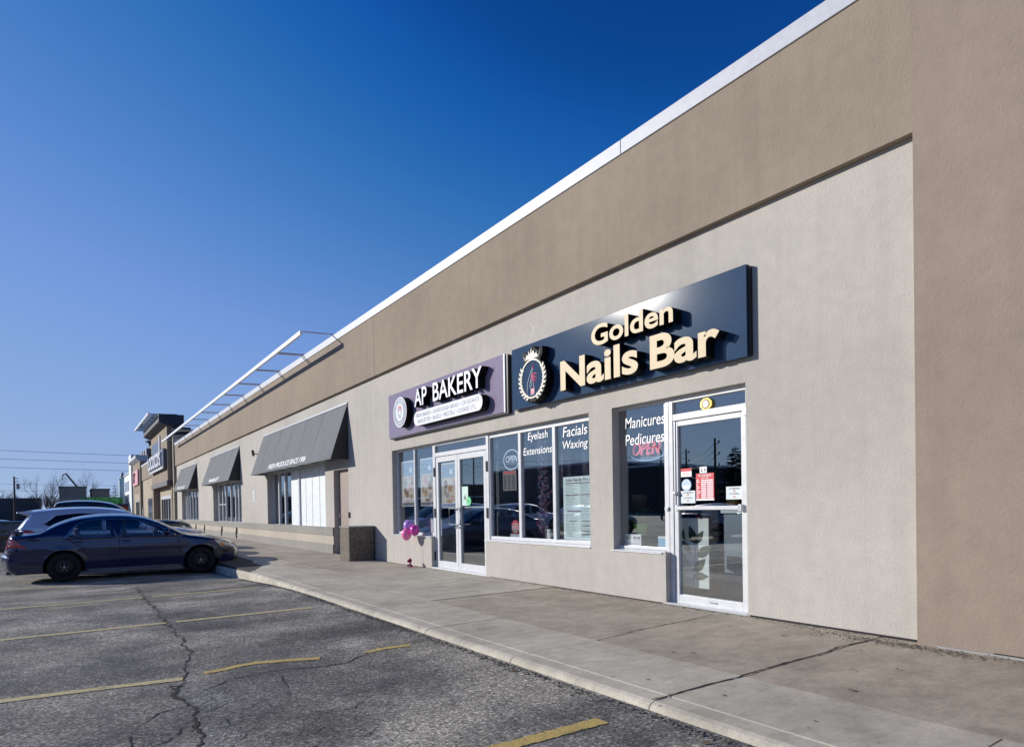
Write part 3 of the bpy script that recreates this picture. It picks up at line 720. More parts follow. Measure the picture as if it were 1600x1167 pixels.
mk('emblem_field', mb, M_LWHITE, lg, fixn=False)
mb = MB(); mb.ring((cx, cz+.03), .0, .11, -.2540, -.2560, 20, a0=.15, a1=pi-.15); mk('emblem_arc', mb, plain('brick_print', (.45, .12, .10), .5), lg)
mb = MB(); mb.ring((cx, cz-.02), .055, .10, -.2540, -.2565, 20, a0=-.4, a1=pi+.4); mb.box(cx-.055, cx+.055, -.2560, -.2540, cz-.13, cz-.05); mk('emblem_loaf', mb, plain('blue_grey_print', (.28, .30, .42), .5), lg)

# ================================================================== AWNINGS
M_AWN = stucco('awning_canvas', hexc((121, 123, 126)), var=.05, gs=120, streak=.05, bs=.15)
M_AWS = plain('awning_seam', (.125, .135, .15), .8)
M_AWN_SHADE = plain('awning_shaded_canvas', (.045, .043, .040), .9)  # same canvas darkened: the shade on the awning ends is in the colour
def awning(x0, x1, label, words, wx0, wx1, zt=4.0, zb=2.552, dep=.48):
    a = thing('window_awning', label, 'awning', ((x0+x1)/2, 0, zb), 'grey sloping awnings over the far shop windows')
    mb = MB(); mb.prism([(-.004, zt), (-dep, zb), (-dep+.012, zb-.004), (-.004, zt-.03)], x0+.008, x1-.008, 'X'); mk('canopy', mb, M_AWN, a)
    k = x0+1.1
    while k < x1-.5:
        mb = MB(); mb.prism([(-.012, zt-.01), (-dep-.003, zb), (-dep+.002, zb), (-.004, zt-.005)], k, k+.025, 'X'); mk('seam', mb, M_AWS, a); k += 1.46
    mb = MB(); mb.box(x0-.01, x1+.01, -.03, -.0, zt-.02, zt+.025); mk('head_rail', mb, M_ALU2, a)
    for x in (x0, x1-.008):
        mb = MB(); mb.prism([(0, zt), (-dep, zb), (-dep, zb-.02), (0, zb-.02)], x, x+.008, 'X'); mk('side_panel', mb, M_AWN_SHADE, a)
    mb = MB()
    for y in (-dep+.03, -.03): mb.box(x0+.01, x1-.01, y-.015, y+.015, zb-.012, zb+.018)
    for x in (x0+.02, x1-.05): mb.box(x, x+.03, -dep+.03, -.03, zb-.014, zb+.016)
    k = x0+1.2
    while k < x1-.5: mb.box(k, k+.03, -dep+.03, -.03, zb, zb+.02); k += 1.25
    mk('frame', mb, M_ALU2, a)
    mb = MB(); sl_ = dep/(zt-zb)
    fn = lambda x, z: (x, -dep+(z-zb)*sl_-.006, z)
    text_on(mb, words, wx0, wx1, zb+.07, zb+.235, 0, .012, .25, fn=fn); mk('lettering', mb, M_WHITE, a, fixn=False)
    return a
awning(-24.81, -16.03, 'grey sloping awning lettered Fresh Produce Since 1906, nearest and largest of the three', 'FRESH PRODUCE SINCE 1906', -22.47, -18.30)
awning(-35.7, -28.93, 'middle one of the three grey sloping awnings, over the barred window', 'MARKET', -33.8, -31.3)
awning(-46.6, -40.18, 'grey sloping awning farthest from the camera, beside the brown entrance tower', 'PRODUCE', -45.1, -41.8)

# ================================================================== ROOF LIGHT RAIL
M_RAIL = plain('white_rail', (.82, .84, .88), .35)
rr = thing('roof_light_rail', 'long white square rail held out from the parapet cap by bent arms', 'light rail', (-32, 0, 5.9))
mb = MB(); mb.box(-47.9, -16.88, -.945, -.885, 5.85, 5.965); mk('rail', mb, M_RAIL, rr)
x = -16.90
while x > -47.9:
    mb = MB()
    for dx in (0,) if x > -17 else (-.07, .07):
        mb.tube([(x+dx, -.90, 5.94), (x+dx, .12, 5.99), (x+dx, .25, 5.93)], .016, 6)
    mk('arm', mb, M_STEEL, rr); x -= 2.72

# ================================================================== BIN
def aggregate():
    m, n, b = nodes('exposed_aggregate'); b.inputs['Roughness'].default_value = .85
    tc = N(n, 'ShaderNodeTexCoord'); v = N(n, 'ShaderNodeTexVoronoi'); v.inputs['Scale'].default_value = 75; n.links.new(tc.outputs['Object'], v.inputs['Vector'])
    c = ramp(n, v.outputs['Color'], [(.1, (.05, .04, .03)), (.4, (.12, .10, .075)), (.7, (.21, .17, .13)), (.95, (.36, .32, .27))])
    n.links.new(c, b.inputs['Base Color']); bump(n, b, v.outputs['Distance'], .8, .01); return m
mb = MB(); mb.box(-14.97, -14.34, -.66, -.03, .0, .79)
tb = thing('litter_bin', 'square exposed-aggregate concrete bin against the wall beside the service door', 'bin', (-14.65, -.35, 0))
mk('body', mb, aggregate(), tb, bevel=.02)
mb = MB(); mb.box(-14.98, -14.33, -.67, -.02, .79, .82); mk('lid', mb, plain('bin_lid', (.30, .29, .27), .8), tb, bevel=.01)

# ================================================================== BALLOONS
bl = thing('balloon_bunch', 'three pink and lilac balloons on a ribbon tied to a foil weight by the wall', 'balloons', (-12.0, -.15, 0))
def balloon(c, r, col, nm):
    mb = MB(); prof = []
    for i in range(17):
        t = i/16*pi; rr_ = r*sin(t)*(1-.10*(1-cos(t))/2*1.0); prof.append((max(rr_, .001), r*1.12*cos(t)))
    prof += [(.012, -r*1.16), (.02, -r*1.22)]
    mb.lathe(prof, c, 'Z', 24)
    m = plain(nm, col, .18, 0, coat=.5); m.node_tree.nodes['Principled BSDF'].inputs['Subsurface Weight'].default_value = .15
    mk('balloon', mb, m, bl, smooth=True)
balloon((-12.21, -.15, .855), .112, (.47, .27, .72), 'lilac_balloon')
balloon((-11.96, -.13, .765), .105, (.62, .05, .36), 'magenta_balloon')
balloon((-12.17, -.22, .68), .115, (.95, .22, .48), 'pink_balloon')
mb = MB(); mb.tube([(-12.1, -.2, .56), (-12.04, -.2, .4), (-12.07, -.21, .2), (-12.04, -.2, .12)], .004, 5); mb.tube([(-12.1, -.2, .56), (-12.0, -.1, 1.0), (-12.12, -.05, 1.42)], .006, 5); mk('ribbon', mb, plain('white_ribbon', (.8, .75, .8), .4), bl)
mb = MB(); random.seed(2)
for i in range(26):
    a, e = random.uniform(0, 2*pi), random.uniform(-1.2, 1.4); d = Vector((cos(a)*cos(e), sin(a)*cos(e), sin(e)))*.085; c = Vector((-12.04, -.2, .075))
    q = Vector((-d.y, d.x, .03)); q.normalize(); q *= .03
    mb.add([c, c+d+q, c+d*1.2, c+d-q], [(0, 1, 2), (0, 2, 3)])
mk('weight', mb, plain('foil_magenta', (.45, .02, .18), .2, .8), bl, fixn=False)

# ================================================================== LETTERING AND STICKERS ON THE GLASS
def vinyl(body, x0, x1, z0, z1, label, y=.128, offset=.003, shear=.12, slope=0, name='window_lettering', mat=None):
    mb = MB(); text_on(mb, body, x0, x1, z0, z1, y, offset, shear, slope, res=6)
    for k in range(len(mb.v)): pass
    return one(name, mb, mat or M_WHITE, label, 'lettering', fixn=False)
vinyl('Manicures', -6.09, -5.40, 2.24, 2.385, 'white word Manicures on the glass beside the single door')
vinyl('Pedicures', -6.09, -5.41, 2.015, 2.16, 'white word Pedicures on the glass, directly above the red neon')
vinyl('Eyelash', -8.29, -7.77, 2.26, 2.42, 'white word Eyelash on the middle window pane')
vinyl('Extensions', -8.42, -7.67, 2.06, 2.18, 'white word Extensions on the middle window pane')
vinyl('Facials', -7.40, -6.85, 2.26, 2.41, 'white word Facials on the right window pane')
vinyl('Waxing', -7.41, -6.84, 2.04, 2.20, 'white word Waxing on the right window pane')

def board(name, x0, x1, z0, z1, mat, label, cat='sign', y=.146, t=.004):
    th = thing(name, label, cat, ((x0+x1)/2, y, z0)); mb = MB(); mb.box(x0, x1, y, y+t, z0, z1); mk('sheet', mb, mat, th); return th
def lines(th, rects, mat, y, name='print'):
    mb = MB()
    for a, b, c, d in rects: mb.add([(a, y, c), (b, y, c), (b, y, d), (a, y, d)], [(0, 1, 2, 3)])
    mk(name, mb, mat, th, fixn=False)
def words(th, items, mat, y, name='lettering'):
    mb = MB()
    for body, a, b, c, d in items: text_on(mb, body, a, b, c, d, y, .01, res=1)
    mk(name, mb, mat, th, fixn=False)
# neon signs
M_NR = plain('neon_red', (.8, .1, .12), .4, emit=((1, .18, .22), .35)); M_NB = plain('neon_blue', (.45, .6, .9), .4, emit=((.45, .65, 1), .35)); M_NW = plain('neon_white', (.8, .85, .95), .4, emit=((.75, .85, 1), .3))
ne = thing('neon_sign', 'red and blue neon sign reading OPEN in the narrow window by the single door', 'neon sign', (-5.77, .25, 1.8))
mb = MB(); text_on(mb, 'OPEN', -6.05, -5.56, 1.88, 2.05, .22, .004, .3)
vs = list(mb.v); mb2 = MB(); mb2.v = vs+[(a, b+.015, c) for a, b, c in vs]; mb2.f = mb.f+[tuple(len(vs)+i for i in f) for f in mb.f]; mb2.mi = [0]*len(mb2.f)
mk('tube_letters', mb2, M_NR, ne, fixn=False)
mb = MB(); mb.tube([(-5.80+.34*cos(a), .24, 1.94+.135*sin(a)) for a in [-2.6+i*.24 for i in range(14)]], .008, 6); mk('tube_ring', mb, M_NB, ne)
mb = MB(); mb.box(-6.1, -5.47, .26, .275, 1.80, 2.09); mk('backing', mb, plain('clear_backing', (.16, .19, .21), .3), ne)
ne = thing('neon_sign', 'white round neon sign reading OPEN in the left pane beside the double doors', 'neon sign', (-8.88, .25, 1.8))
mb = MB(); mb.tube([(-8.90+.235*cos(a), .22, 2.03+.17*sin(a)) for a in [2*pi*i/28 for i in range(29)]], .009, 6); mk('tube_ring', mb, M_NW, ne)
mb = MB(); text_on(mb, 'OPEN', -9.07, -8.72, 1.99, 2.10, .22, .0, .2); mk('tube_letters', mb, M_NW, ne, fixn=False)
mb = MB(); mb.box(-9.06, -8.74, .235, .25, 1.95, 1.98); mk('backing', mb, M_BLACK, ne)
# hours and price cards on the nail bar glass
pb = board('hours_card', -9.06, -8.66, 1.50, 1.84, plain('grey_card', (.20, .19, .19), .6), 'small grey opening hours card under the round neon ring', 'card')
lines(pb, [(-9.04, -8.68, 1.79, 1.825)], M_RED, .1445, 'header')
lines(pb, [(-9.04+c*.125, -8.95+c*.125, 1.525+r*.036, 1.545+r*.036) for r in range(7) for c in range(3)], M_DARK, .1445)
# telephone sticker
ph = thing('delivery_sticker', 'red telephone sticker over the word DELIVERY low in the left pane', 'sticker', (-8.72, .145, .68))
mb = MB(); mb.ring((-8.71, .875), .07, .125, .146, .149, 20, a0=.2, a1=pi-.2); mb.prism([(-8.83, .90), (-8.79, .87), (-8.77, .93)], .146, .149, 'Y'); mk('handset', mb, M_RED, ph)
mb = MB(); mb.disc((-8.71, .845), .085, .146, .149, 24, rz=.085); mb.box(-8.80, -8.62, .146, .1485, .77, .84); b_ = mk('body', mb, M_RED, ph)
mb = MB(); mb.ring((-8.71, .845), .05, .06, .144, .1455, 20); mb.ring((-8.71, .845), .02, .03, .144, .1455, 16); mb.ring((-8.71, .845), .088, .10, .144, .1455, 24, a0=-.2, a1=pi+.2); mk('dial', mb, M_WHITE, b_)
mb = MB(); mb.box(-8.86, -8.60, .146, .149, .71, .76); cd_ = mk('caption', mb, M_WHITE, ph); mb = MB(); text_on(mb, 'DELIVERY', -8.85, -8.61, .718, .752, .1445, .01); mk('lettering', mb, plain('navy_print', (.02, .04, .2), .5), cd_, fixn=False)
# big price list
pl_ = board('price_list', -7.43, -6.74, .72, 1.66, plain('pale_green_sheet', (.74, .84, .82), .5), 'tall pale price list poster in the right window pane', 'poster')
words(pl_, [('Golden Nails Bar Price List', -7.38, -6.76, 1.585, 1.635)], plain('dark_print', (.06, .08, .08), .6), .1445)
rc = []
random.seed(8)
for col in (0, 1):
    z = 1.54
    while z > .76:
        x = -7.38+col*.34; rc.append((x, x+random.uniform(.16, .28), z, z+.006)); z -= .022
lines(pl_, rc, plain('faint_print', (.30, .38, .38), .7), .1448)
lines(pl_, [(-7.38, -6.76, 1.555, 1.567), (-7.38, -7.08, 1.38, 1.392), (-7.05, -6.76, 1.38, 1.392), (-7.34, -7.03, 1.14, 1.155), (-7.3, -7.1, .995, 1.003), (-7.02, -6.8, .995, 1.003), (-7.02, -6.8, .925, .937), (-7.02, -6.8, .85, .862), (-7.02, -6.8, .80, .812)], plain('maroon_print', (.16, .07, .09), .7), .1442)
# door stickers
an = board('unit_number_plate', -4.865, -4.765, 1.578, 1.662, M_WHITE, 'small white plate with black characters A9 on the door glass', 'number plate', .118, .003)
words(an, [('A', -4.85, -4.822, 1.592, 1.648), ('9', -4.806, -4.778, 1.592, 1.648)], M_BLACK, .117)
hr = board('hours_sign', -4.92, -4.665, 1.265, 1.585, M_RED, 'red and white opening hours sign on the door glass', 'sign', .118, .003)
lines(hr, [(-4.845, -4.675, 1.292+.0225*r, 1.308+.0225*r) for r in range(10)], plain('pink_white', (.80, .66, .68), .6), .117)
lines(hr, [(-4.915, -4.895+.04*random.random(), 1.30+.0225*r, 1.309+.0225*r) for r in range(10)], M_WHITE, .117)
lines(hr, [(-4.775, -4.76, 1.295+.0225*r, 1.305+.0225*r) for r in range(8)], plain('maroon2', (.2, .01, .02), .6), .1165)
words(hr, [('BUSINESS', -4.88, -4.70, 1.548, 1.572), ('HOURS', -4.84, -4.74, 1.522, 1.54)], M_WHITE, .117)
lines(hr, [(-4.92, -4.665, 1.265, 1.285)], M_WHITE, .117)
s1 = board('door_sticker', -5.145, -4.985, 1.555, 1.655, M_WHITE, 'white sticker with a red top band, upper left on the door glass', 'sticker', .118, .002)
lines(s1, [(-5.145, -4.985, 1.62, 1.655)], M_RED, .117)
lines(s1, [(-5.12, -5.01, 1.585, 1.592), (-5.12, -5.03, 1.605, 1.611)], plain('faint_red', (.6, .25, .25), .6), .117)
mb = MB(); mb.disc((-5.065, 1.455), .072, .118, .120, 28); s2 = one('door_sticker', mb, plain('pale_blue_sticker', (.45, .58, .72), .4), 'round pale blue sticker on the door glass under the red-topped one', 'sticker')
mb = MB(); mb.add([(-5.12, .1175, 1.45), (-5.01, .1175, 1.45), (-5.03, .1175, 1.41), (-5.10, .1175, 1.41)], [(0, 1, 2, 3)]); mk('print', mb, M_WHITE, s2, fixn=False)
for (a, b, c, d), lab in (((-5.15, -4.935, 1.235, 1.385), 'left one of two white no smoking notices on the door glass'), ((-4.50, -4.285, 1.27, 1.415), 'right one of two white no smoking notices on the door glass')):
    ns_ = board('no_smoking_notice', a, b, c, d, plain('notice_white', (.62, .68, .70), .5), lab, 'notice', .118, .002)
    words(ns_, [('NO SMOKING', a+.04, b-.03, d-.032, d-.014), ('NO VAPING', a+.05, b-.045, c+.055, c+.073)], M_BLACK, .117)
    lines(ns_, [((a+b)/2-.015, (a+b)/2+.015, d-.06, d-.04), ((a+b)/2-.015, (a+b)/2+.015, c+.02, c+.04)], plain('faint_red', (.6, .25, .25), .6), .117)
oc = thing('door_charm', 'golden octagonal plaque on the glass above the single door', 'plaque', (-4.74, .1, 2.32))
mb = MB(); mb.prism([(-4.74+.085*cos(pi/8+k*pi/4), 2.385+.072*sin(pi/8+k*pi/4)) for k in range(8)], .085, .119, 'Y'); mk('plaque', mb, plain('gold_yellow', (.75, .52, .08), .35, .3), oc)
mb = MB(); mb.ring((-4.74, 2.385), .040, .060, .082, .0845, 8, a0=pi/8, a1=pi/8+2*pi-.0001); mk('trigrams', mb, plain('dark_gold', (.25, .14, .02), .5), oc)
mb = MB(); mb.disc((-4.74, 2.385), .036, .080, .0845, 20); mk('mirror', mb, M_STEEL, oc)
# figurine behind the door glass on a ledge
fg = thing('lucky_figurine', 'small gold and red seated figurine behind the door glass', 'figurine', (-4.60, .34, 1.20))
mb = MB(); mb.lathe([(0, 0), (.07, .0), (.085, .03), (.07, .08), (.045, .12), (.02, .13)], (-4.62, .42, 1.20), 'Z', 18); mk('body', mb, plain('gold_figure', (.65, .42, .12), .3, .4), fg, smooth=True)
mb = MB(); mb.lathe([(0, .115), (.035, .12), (.045, .155), (.035, .195), (.0, .21)], (-4.62, .42, 1.20), 'Z', 18); mk('head', mb, plain('pale_figure', (.6, .52, .42), .5), fg, smooth=True)
mb = MB(); mb.box(-4.83, -4.46, .37, .48, 1.165, 1.2); mk('ledge', mb, plain('red_ledge', (.35, .03, .03), .5), fg)
# leaf print panel and pale stands seen through the lower door glass
lp = board('leaf_print_screen', -5.42, -4.86, .20, 1.05, plain('cream_board', (.80, .84, .78), .7), 'cream screen printed with dark green leaves behind the lower door glass', 'screen', .26, .02)
mb = MB(); M_LEAFP = plain('leaf_print_green', (.03, .055, .025), .6)
def leafp(x, z, L, a, wd):
    pts = []
    for i in range(9): t = i/8; pts.append((t, sin(pi*t**.8)*wd))
    for i in range(7, 0, -1): t = i/8; pts.append((t, -sin(pi*t**.8)*wd))
    mb.add([(x+L*(p[0]*cos(a)-p[1]*sin(a)), .258, z+L*(p[0]*sin(a)+p[1]*cos(a))) for p in pts], [tuple(range(len(pts)))])
for x, z, L, a, wd in ((-5.06, .74, .24, 1.95, .24), (-5.05, .74, .20, .95, .22), (-5.03, .58, .26, .60, .24), (-5.08, .40, .24, .75, .24), (-5.30, .68, .25, 1.3, .22), (-5.12, .62, .2, 2.3, .2), (-5.10, .34, .24, .05, .2)): leafp(x, z, L, a, wd)
for a, b, c, d in ((-5.10, .22, -5.05, .80), (-5.28, .62, -5.10, .40)): mb.add([(a, .257, b), (a+.012, .257, b), (c+.008, .257, d), (c, .257, d)], [(0, 1, 2, 3)])
mk('leaves', mb, M_LEAFP, lp, fixn=False)
rc_ = thing('reception_desk', 'pale upright reception desk panel behind the lower door glass', 'desk', (-4.9, .9, 0))
mb = MB(); mb.box(-5.12, -4.70, .9, 1.5, 0, 1.1); mk('body', mb, plain('desk_grey', (.22, .27, .33), .5), rc_, bevel=.01); mb = MB(); mb.box(-5.14, -4.68, .87, 1.53, 1.1, 1.14); mk('top', mb, M_SIDING, rc_)
ba = thing('hanging_banner', 'three white vertical light tubes hanging inside the single door', 'light', (-4.7, 1.2, 1.9))
for x in (-5.02, -4.95, -4.84):
    mb = MB(); mb.box(x-.014, x+.014, 1.2, 1.22, 1.93+(.1 if x > -4.9 else 0), 2.33); mk('tube', mb, M_NW, ba)
# sill clutter by the narrow window
pt = thing('plant_pot', 'bright green plant pot holding a shrub on the sill of the narrow window', 'plant pot', (-6.0, .35, .80))
mb = MB(); mb.lathe([(.0, 0), (.075, 0), (.10, .14), (.105, .16), (.09, .155), (.0, .14)], (-6.03, .34, .81), 'Z', 24); mk('pot', mb, plain('lime_pot', (.25, .65, .05), .35), pt, smooth=True)
M_LEAF = plain('houseplant_leaf', (.035, .08, .02), .5)
def leaves(mb, c, R_, n, sz, flat=1.0):
    for i in range(n):
        d = Vector((random.gauss(0, 1), random.gauss(0, 1), random.gauss(0, .9)*flat)).normalized()*R_*random.uniform(.3, 1); p = Vector(c)+d
        u = Vector((random.uniform(-1, 1), random.uniform(-1, 1), random.uniform(-1, 1))).normalized(); v = u.orthogonal().normalized()
        s = sz*random.uniform(.6, 1.3); mb.add([p-u*s, p+v*s*.35, p+u*s, p-v*s*.35], [(0, 1, 2, 3)])
mb = MB(); leaves(mb, (-6.03, .34, 1.08), .16, 120, .035); mk('foliage', mb, M_LEAF, pt, fixn=False)
cdd = board('sill_card', -6.15, -5.86, .67, .835, M_WHITE, 'x', 'card', .16)
cdd['label'] = 'white printed card leaning low on the sill of the narrow window'
words(cdd, [('WELCOME', -6.00, -5.88, .765, .805)], M_BLACK, .1585); lines(cdd, [(-6.14, -6.04, .785, .80), (-6.12, -6.06, .76, .78), (-6.0, -5.88, .74, .745), (-6.13, -5.88, .715, .719), (-6.13, -5.88, .70, .704)], plain('dark_print', (.06, .08, .08), .6), .1585)
bx_ = thing('glove_box', 'pale blue carton on the sill of the narrow window', 'box', (-5.5, .3, .66))
mb = MB(); mb.box(-5.62, -5.42, .22, .36, .655, .79); mk('carton', mb, plain('blue_carton', (.25, .5, .68), .5), bx_); mb = MB(); mb.box(-5.62, -5.42, .22, .36, .79, .815); mk('flap', mb, M_WHITE, bx_)
# plants and garland behind the middle pane
gd = thing('flower_garland', 'hanging garland of pink and lilac artificial flowers behind the middle pane', 'garland', (-8.15, .35, .7))
random.seed(31)
for cc, nm in (((.55, .45, .62), 'lilac_petals'), ((.62, .16, .28), 'pink_petals'), ((.72, .70, .74), 'white_petals')):
    mb = MB()
    for i in range(150):
        z = random.uniform(.75, 2.35); leaves(mb, (-8.28+random.gauss(0, .04)+.04*sin(z*5), .42+random.gauss(0, .04), z), .03, 2, .030)
    mk('petals', mb, plain(nm, cc, .7), gd, fixn=False)
mb = MB(); mb.tube([(-8.28, .42, .7), (-8.26, .42, 2.5)], .01, 6); mk('stem', mb, M_LEAF, gd)
dv = thing('curtain_panel', 'grey patterned curtain hanging behind the middle pane', 'curtain', (-7.9, .8, .6))
mb = MB(); pts = [(-8.35+i*.04, .8+.03*sin(i*1.3)) for i in range(22)]
for z0, z1 in ((.66, 2.2),): mb.add([(p[0], p[1], z0) for p in pts]+[(p[0], p[1], z1) for p in pts], [(i, i+1, 22+i+1, 22+i) for i in range(21)])
mk('cloth', mb, stucco('curtain_cloth', (.13, .12, .16), var=.5, gs=20, streak=.3), dv, fixn=False)
pp = thing('potted_plant', 'white pot with a bushy green plant on the sill behind the middle pane', 'plant', (-7.9, .35, .66))
mb = MB(); mb.lathe([(0, 0), (.06, 0), (.075, .17), (.0, .16)], (-7.98, .34, .68), 'Z', 20); mk('pot', mb, M_WHITE, pp, smooth=True)
mb = MB(); leaves(mb, (-7.80, .34, .86), .13, 160, .03); mk('foliage', mb, plain('bright_leaf', (.06, .15, .03), .5), pp, fixn=False)
# bakery posters
def food_poster(nm, x0, x1, z0, z1, lab, seed, y=.150):
    random.seed(seed); th = thing(nm, lab, 'poster', ((x0+x1)/2, y, z0), 'food posters in the bakery glass')
    mb = MB(); mb.box(x0, x1, y, y+.004, z0, z1); mk('sheet', mb, plain('poster_cream', (.62, .56, .48), .45), th)
    H_, W_ = z1-z0, x1-x0
    lines(th, [(x0+.02, x1-.02, z1-.32*H_, z1-.02)], plain('poster_blue', (.30, .40, .50), .4), y-.001, 'sky_panel')
    mats = [plain('bread_tan', (.45, .27, .13), .5), plain('bread_grey', (.33, .31, .32), .5), plain('bread_pink', (.62, .38, .34), .5), plain('bread_brown', (.24, .12, .07), .5), plain('cloud_white', (.75, .78, .82), .5)]
    for k, (u, v, a, b) in enumerate([(.3, .52, .13, .10), (.62, .42, .15, .09), (.35, .26, .12, .08), (.7, .2, .11, .07), (.68, .80, .12, .06), (.45, .12, .2, .04), (.2, .35, .08, .09), (.82, .55, .08, .10)]):
        c = (x0+(u+random.uniform(-.05, .05))*W_, z0+v*H_); mb = MB(); n_ = 18
        mb.add([(c[0]+a*W_*cos(2*pi*i/n_)*random.uniform(.85, 1.1), y-.0015-k*.0003, c[1]+b*H_*sin(2*pi*i/n_)*random.uniform(.85, 1.1)) for i in range(n_)], [tuple(range(n_))])
        mk('picture', mb, mats[4] if k == 4 else mats[(k+seed) % 4], th, fixn=False)
    lines(th, [(x0, x1, z0, z0+.07*H_)], plain('poster_dark', (.12, .12, .14), .5), y-.0045, 'caption')
    mb = MB(); frame_rect(mb, x0-.012, x1+.012, z0-.012, z1+.012, .02, y-.004, y+.006); mk('frame', mb, M_WHITE, th)
food_poster('food_poster', -13.12, -12.47, 1.28, 2.26, 'food poster in the far left bakery pane', 1)
food_poster('food_poster', -12.19, -11.56, 1.28, 2.26, 'food poster in the second bakery pane above the white cabinet', 2)
food_poster('food_poster', -11.24, -10.66, 1.25, 2.10, 'food poster with a pink shape on the left door leaf', 3, .14)
gsx = board('inspection_pass', -10.42, -10.20, 1.26, 1.62, plain('mint_sheet', (.50, .68, .60), .5), 'pale green inspection sheet with a letter A on the right door leaf', 'notice', .120, .002)
words(gsx, [('A', -10.36, -10.26, 1.36, 1.46)], M_BLACK, .119)
mb = MB(); mb.disc((-10.17, 1.34), .085, .116, .1185, 24); gz = one('door_sticker', mb, plain('bright_green', (.02, .50, .14), .4), 'round bright green sticker on the right leaf of the double doors', 'sticker')
mb = MB(); mb.ring((-10.17, 1.34), .05, .06, .1145, .1158, 20); mk('print', mb, M_WHITE, gz)
wc = thing('white_cabinet', 'white cabinet with rounded wire stand behind the second bakery pane', 'cabinet', (-12.0, .5, 0))
mb = MB(); mb.box(-12.45, -11.95, .5, .95, 0, .98); mk('body', mb, M_WHITE, wc, bevel=.01); mb = MB(); mb.box(-12.46, -11.94, .49, .96, .98, 1.0); mk('top', mb, M_ALU2, wc)
mb = MB(); mb.box(-12.12, -12.10, .485, .50, .4, .7); mk('handle', mb, M_STEEL, wc)
dc = thing('display_counter', 'dark pastry counter inside the bakery behind the double doors', 'counter', (-11, 3, 0))
mb = MB(); mb.box(-14.5, -10.6, 3, 3.8, 0, 1.0); mk('body', mb, plain('counter_brown', (.10, .07, .05), .5), dc, bevel=.01); mb = MB(); mb.box(-14.5, -10.6, 3, 3.8, 1.0, 1.04); mk('top', mb, M_STEEL, dc)
sc_ = thing('salon_chair', 'dark padded salon chair inside the nail bar', 'chair', (-6.8, 2.4, 0))
mb = MB(); mb.box(-7.1, -6.5, 2.1, 2.7, .42, .55); mk('seat', mb, M_BLK2, sc_, bevel=.04); mb = MB(); mb.box(-7.1, -6.5, 2.65, 2.78, .5, 1.25); mk('backrest', mb, M_BLK2, sc_, bevel=.04)
mb = MB(); mb.lathe([(0, 0), (.28, 0), (.28, .03), (.05, .06), (.04, .42)], (-6.8, 2.4, 0), 'Z', 20); mk('base', mb, M_STEEL, sc_)
# wall bits
nt_ = board('wall_notice', -26.64, -26.42, 1.58, 2.03, plain('notice_white', (.62, .68, .70), .5), 'small white notice on the wall between the lettered and middle awnings', 'notice', -.006, .005)
lines(nt_, [(-26.6, -26.46, 1.66+.06*r, 1.68+.06*r) for r in range(5)], plain('faint_print', (.30, .38, .38), .7), -.0075)
sc2 = thing('security_camera', 'small black bullet camera on the wall left of the nearest awning', 'camera', (-25.8, 0, 3.45))
mb = MB(); mb.tube([(-25.95, -.12, 3.38), (-25.7, -.20, 3.52)], .05, 10); mk('body', mb, M_BLACK, sc2); mb = MB(); mb.tube([(-25.85, 0, 3.42), (-25.84, -.13, 3.44)], .02, 6); mk('bracket', mb, M_BLACK, sc2)
# ================================================================== VEHICLES
def carpaint(name, col, metal=.45, rough=.28):
    m, n, b = nodes(name); b.inputs['Metallic'].default_value = metal; b.inputs['Roughness'].default_value = rough
    b.inputs['Coat Weight'].default_value = 1; b.inputs['Coat Roughness'].default_value = .04
    f = noise(n, 2.2, 5, .6); c = ramp(n, f, [(.35, tuple(x*.9 for x in col)), (.7, tuple(x*1.08 for x in col))])
    tc = N(n, 'ShaderNodeTexCoord'); sp = N(n, 'ShaderNodeSeparateXYZ'); n.links.new(tc.outputs['Object'], sp.inputs[0])
    g = noise(n, 6, 5, .7); ad = N(n, 'ShaderNodeMath', operation='MULTIPLY_ADD'); ad.inputs[1].default_value = .35; n.links.new(g, ad.inputs[0]); n.links.new(sp.outputs[2], ad.inputs[2])
    dirt = ramp(n, ad.outputs[0], [(.20, g3(.14)), (.60, g3(0))])
    c = mixc(n, dirt, c, (.07, .07, .075)); n.links.new(c, b.inputs['Base Color'])
    rr_ = ramp(n, ad.outputs[0], [(.2, g3(.42)), (.6, g3(rough))]); n.links.new(rr_, b.inputs['Roughness'])
    return m
def seg_d(p, a, b):
    ab = b-a; t = max(0, min(1, (p-a).dot(ab)/max(1e-9, ab.length_squared))); return (p-(a+ab*t)).length
def smooth_chain(pts, k=5):
    """Catmull-Rom through (y,z,crown) points"""
    P = [Vector(p) for p in pts]; out = []
    for i in range(len(P)-1):
        p0, p1, p2, p3 = P[max(0, i-1)], P[i], P[i+1], P[min(len(P)-1, i+2)]
        for j in range(k):
            t = j/k; out.append(.5*((2*p1)+(p2-p0)*t+(2*p0-5*p1+4*p2-p3)*t*t+(3*p1-3*p2+p3-p0)*t**3))
    out.append(P[-1]); return out
def inpoly(p, poly):
    c = False; n = len(poly)
    for i in range(n):
        a, b = poly[i], poly[i-1]
        if (a[1] > p[1]) != (b[1] > p[1]) and p[0] < (b[0]-a[0])*(p[1]-a[1])/(b[1]-a[1])+a[0]: c = not c
    return c
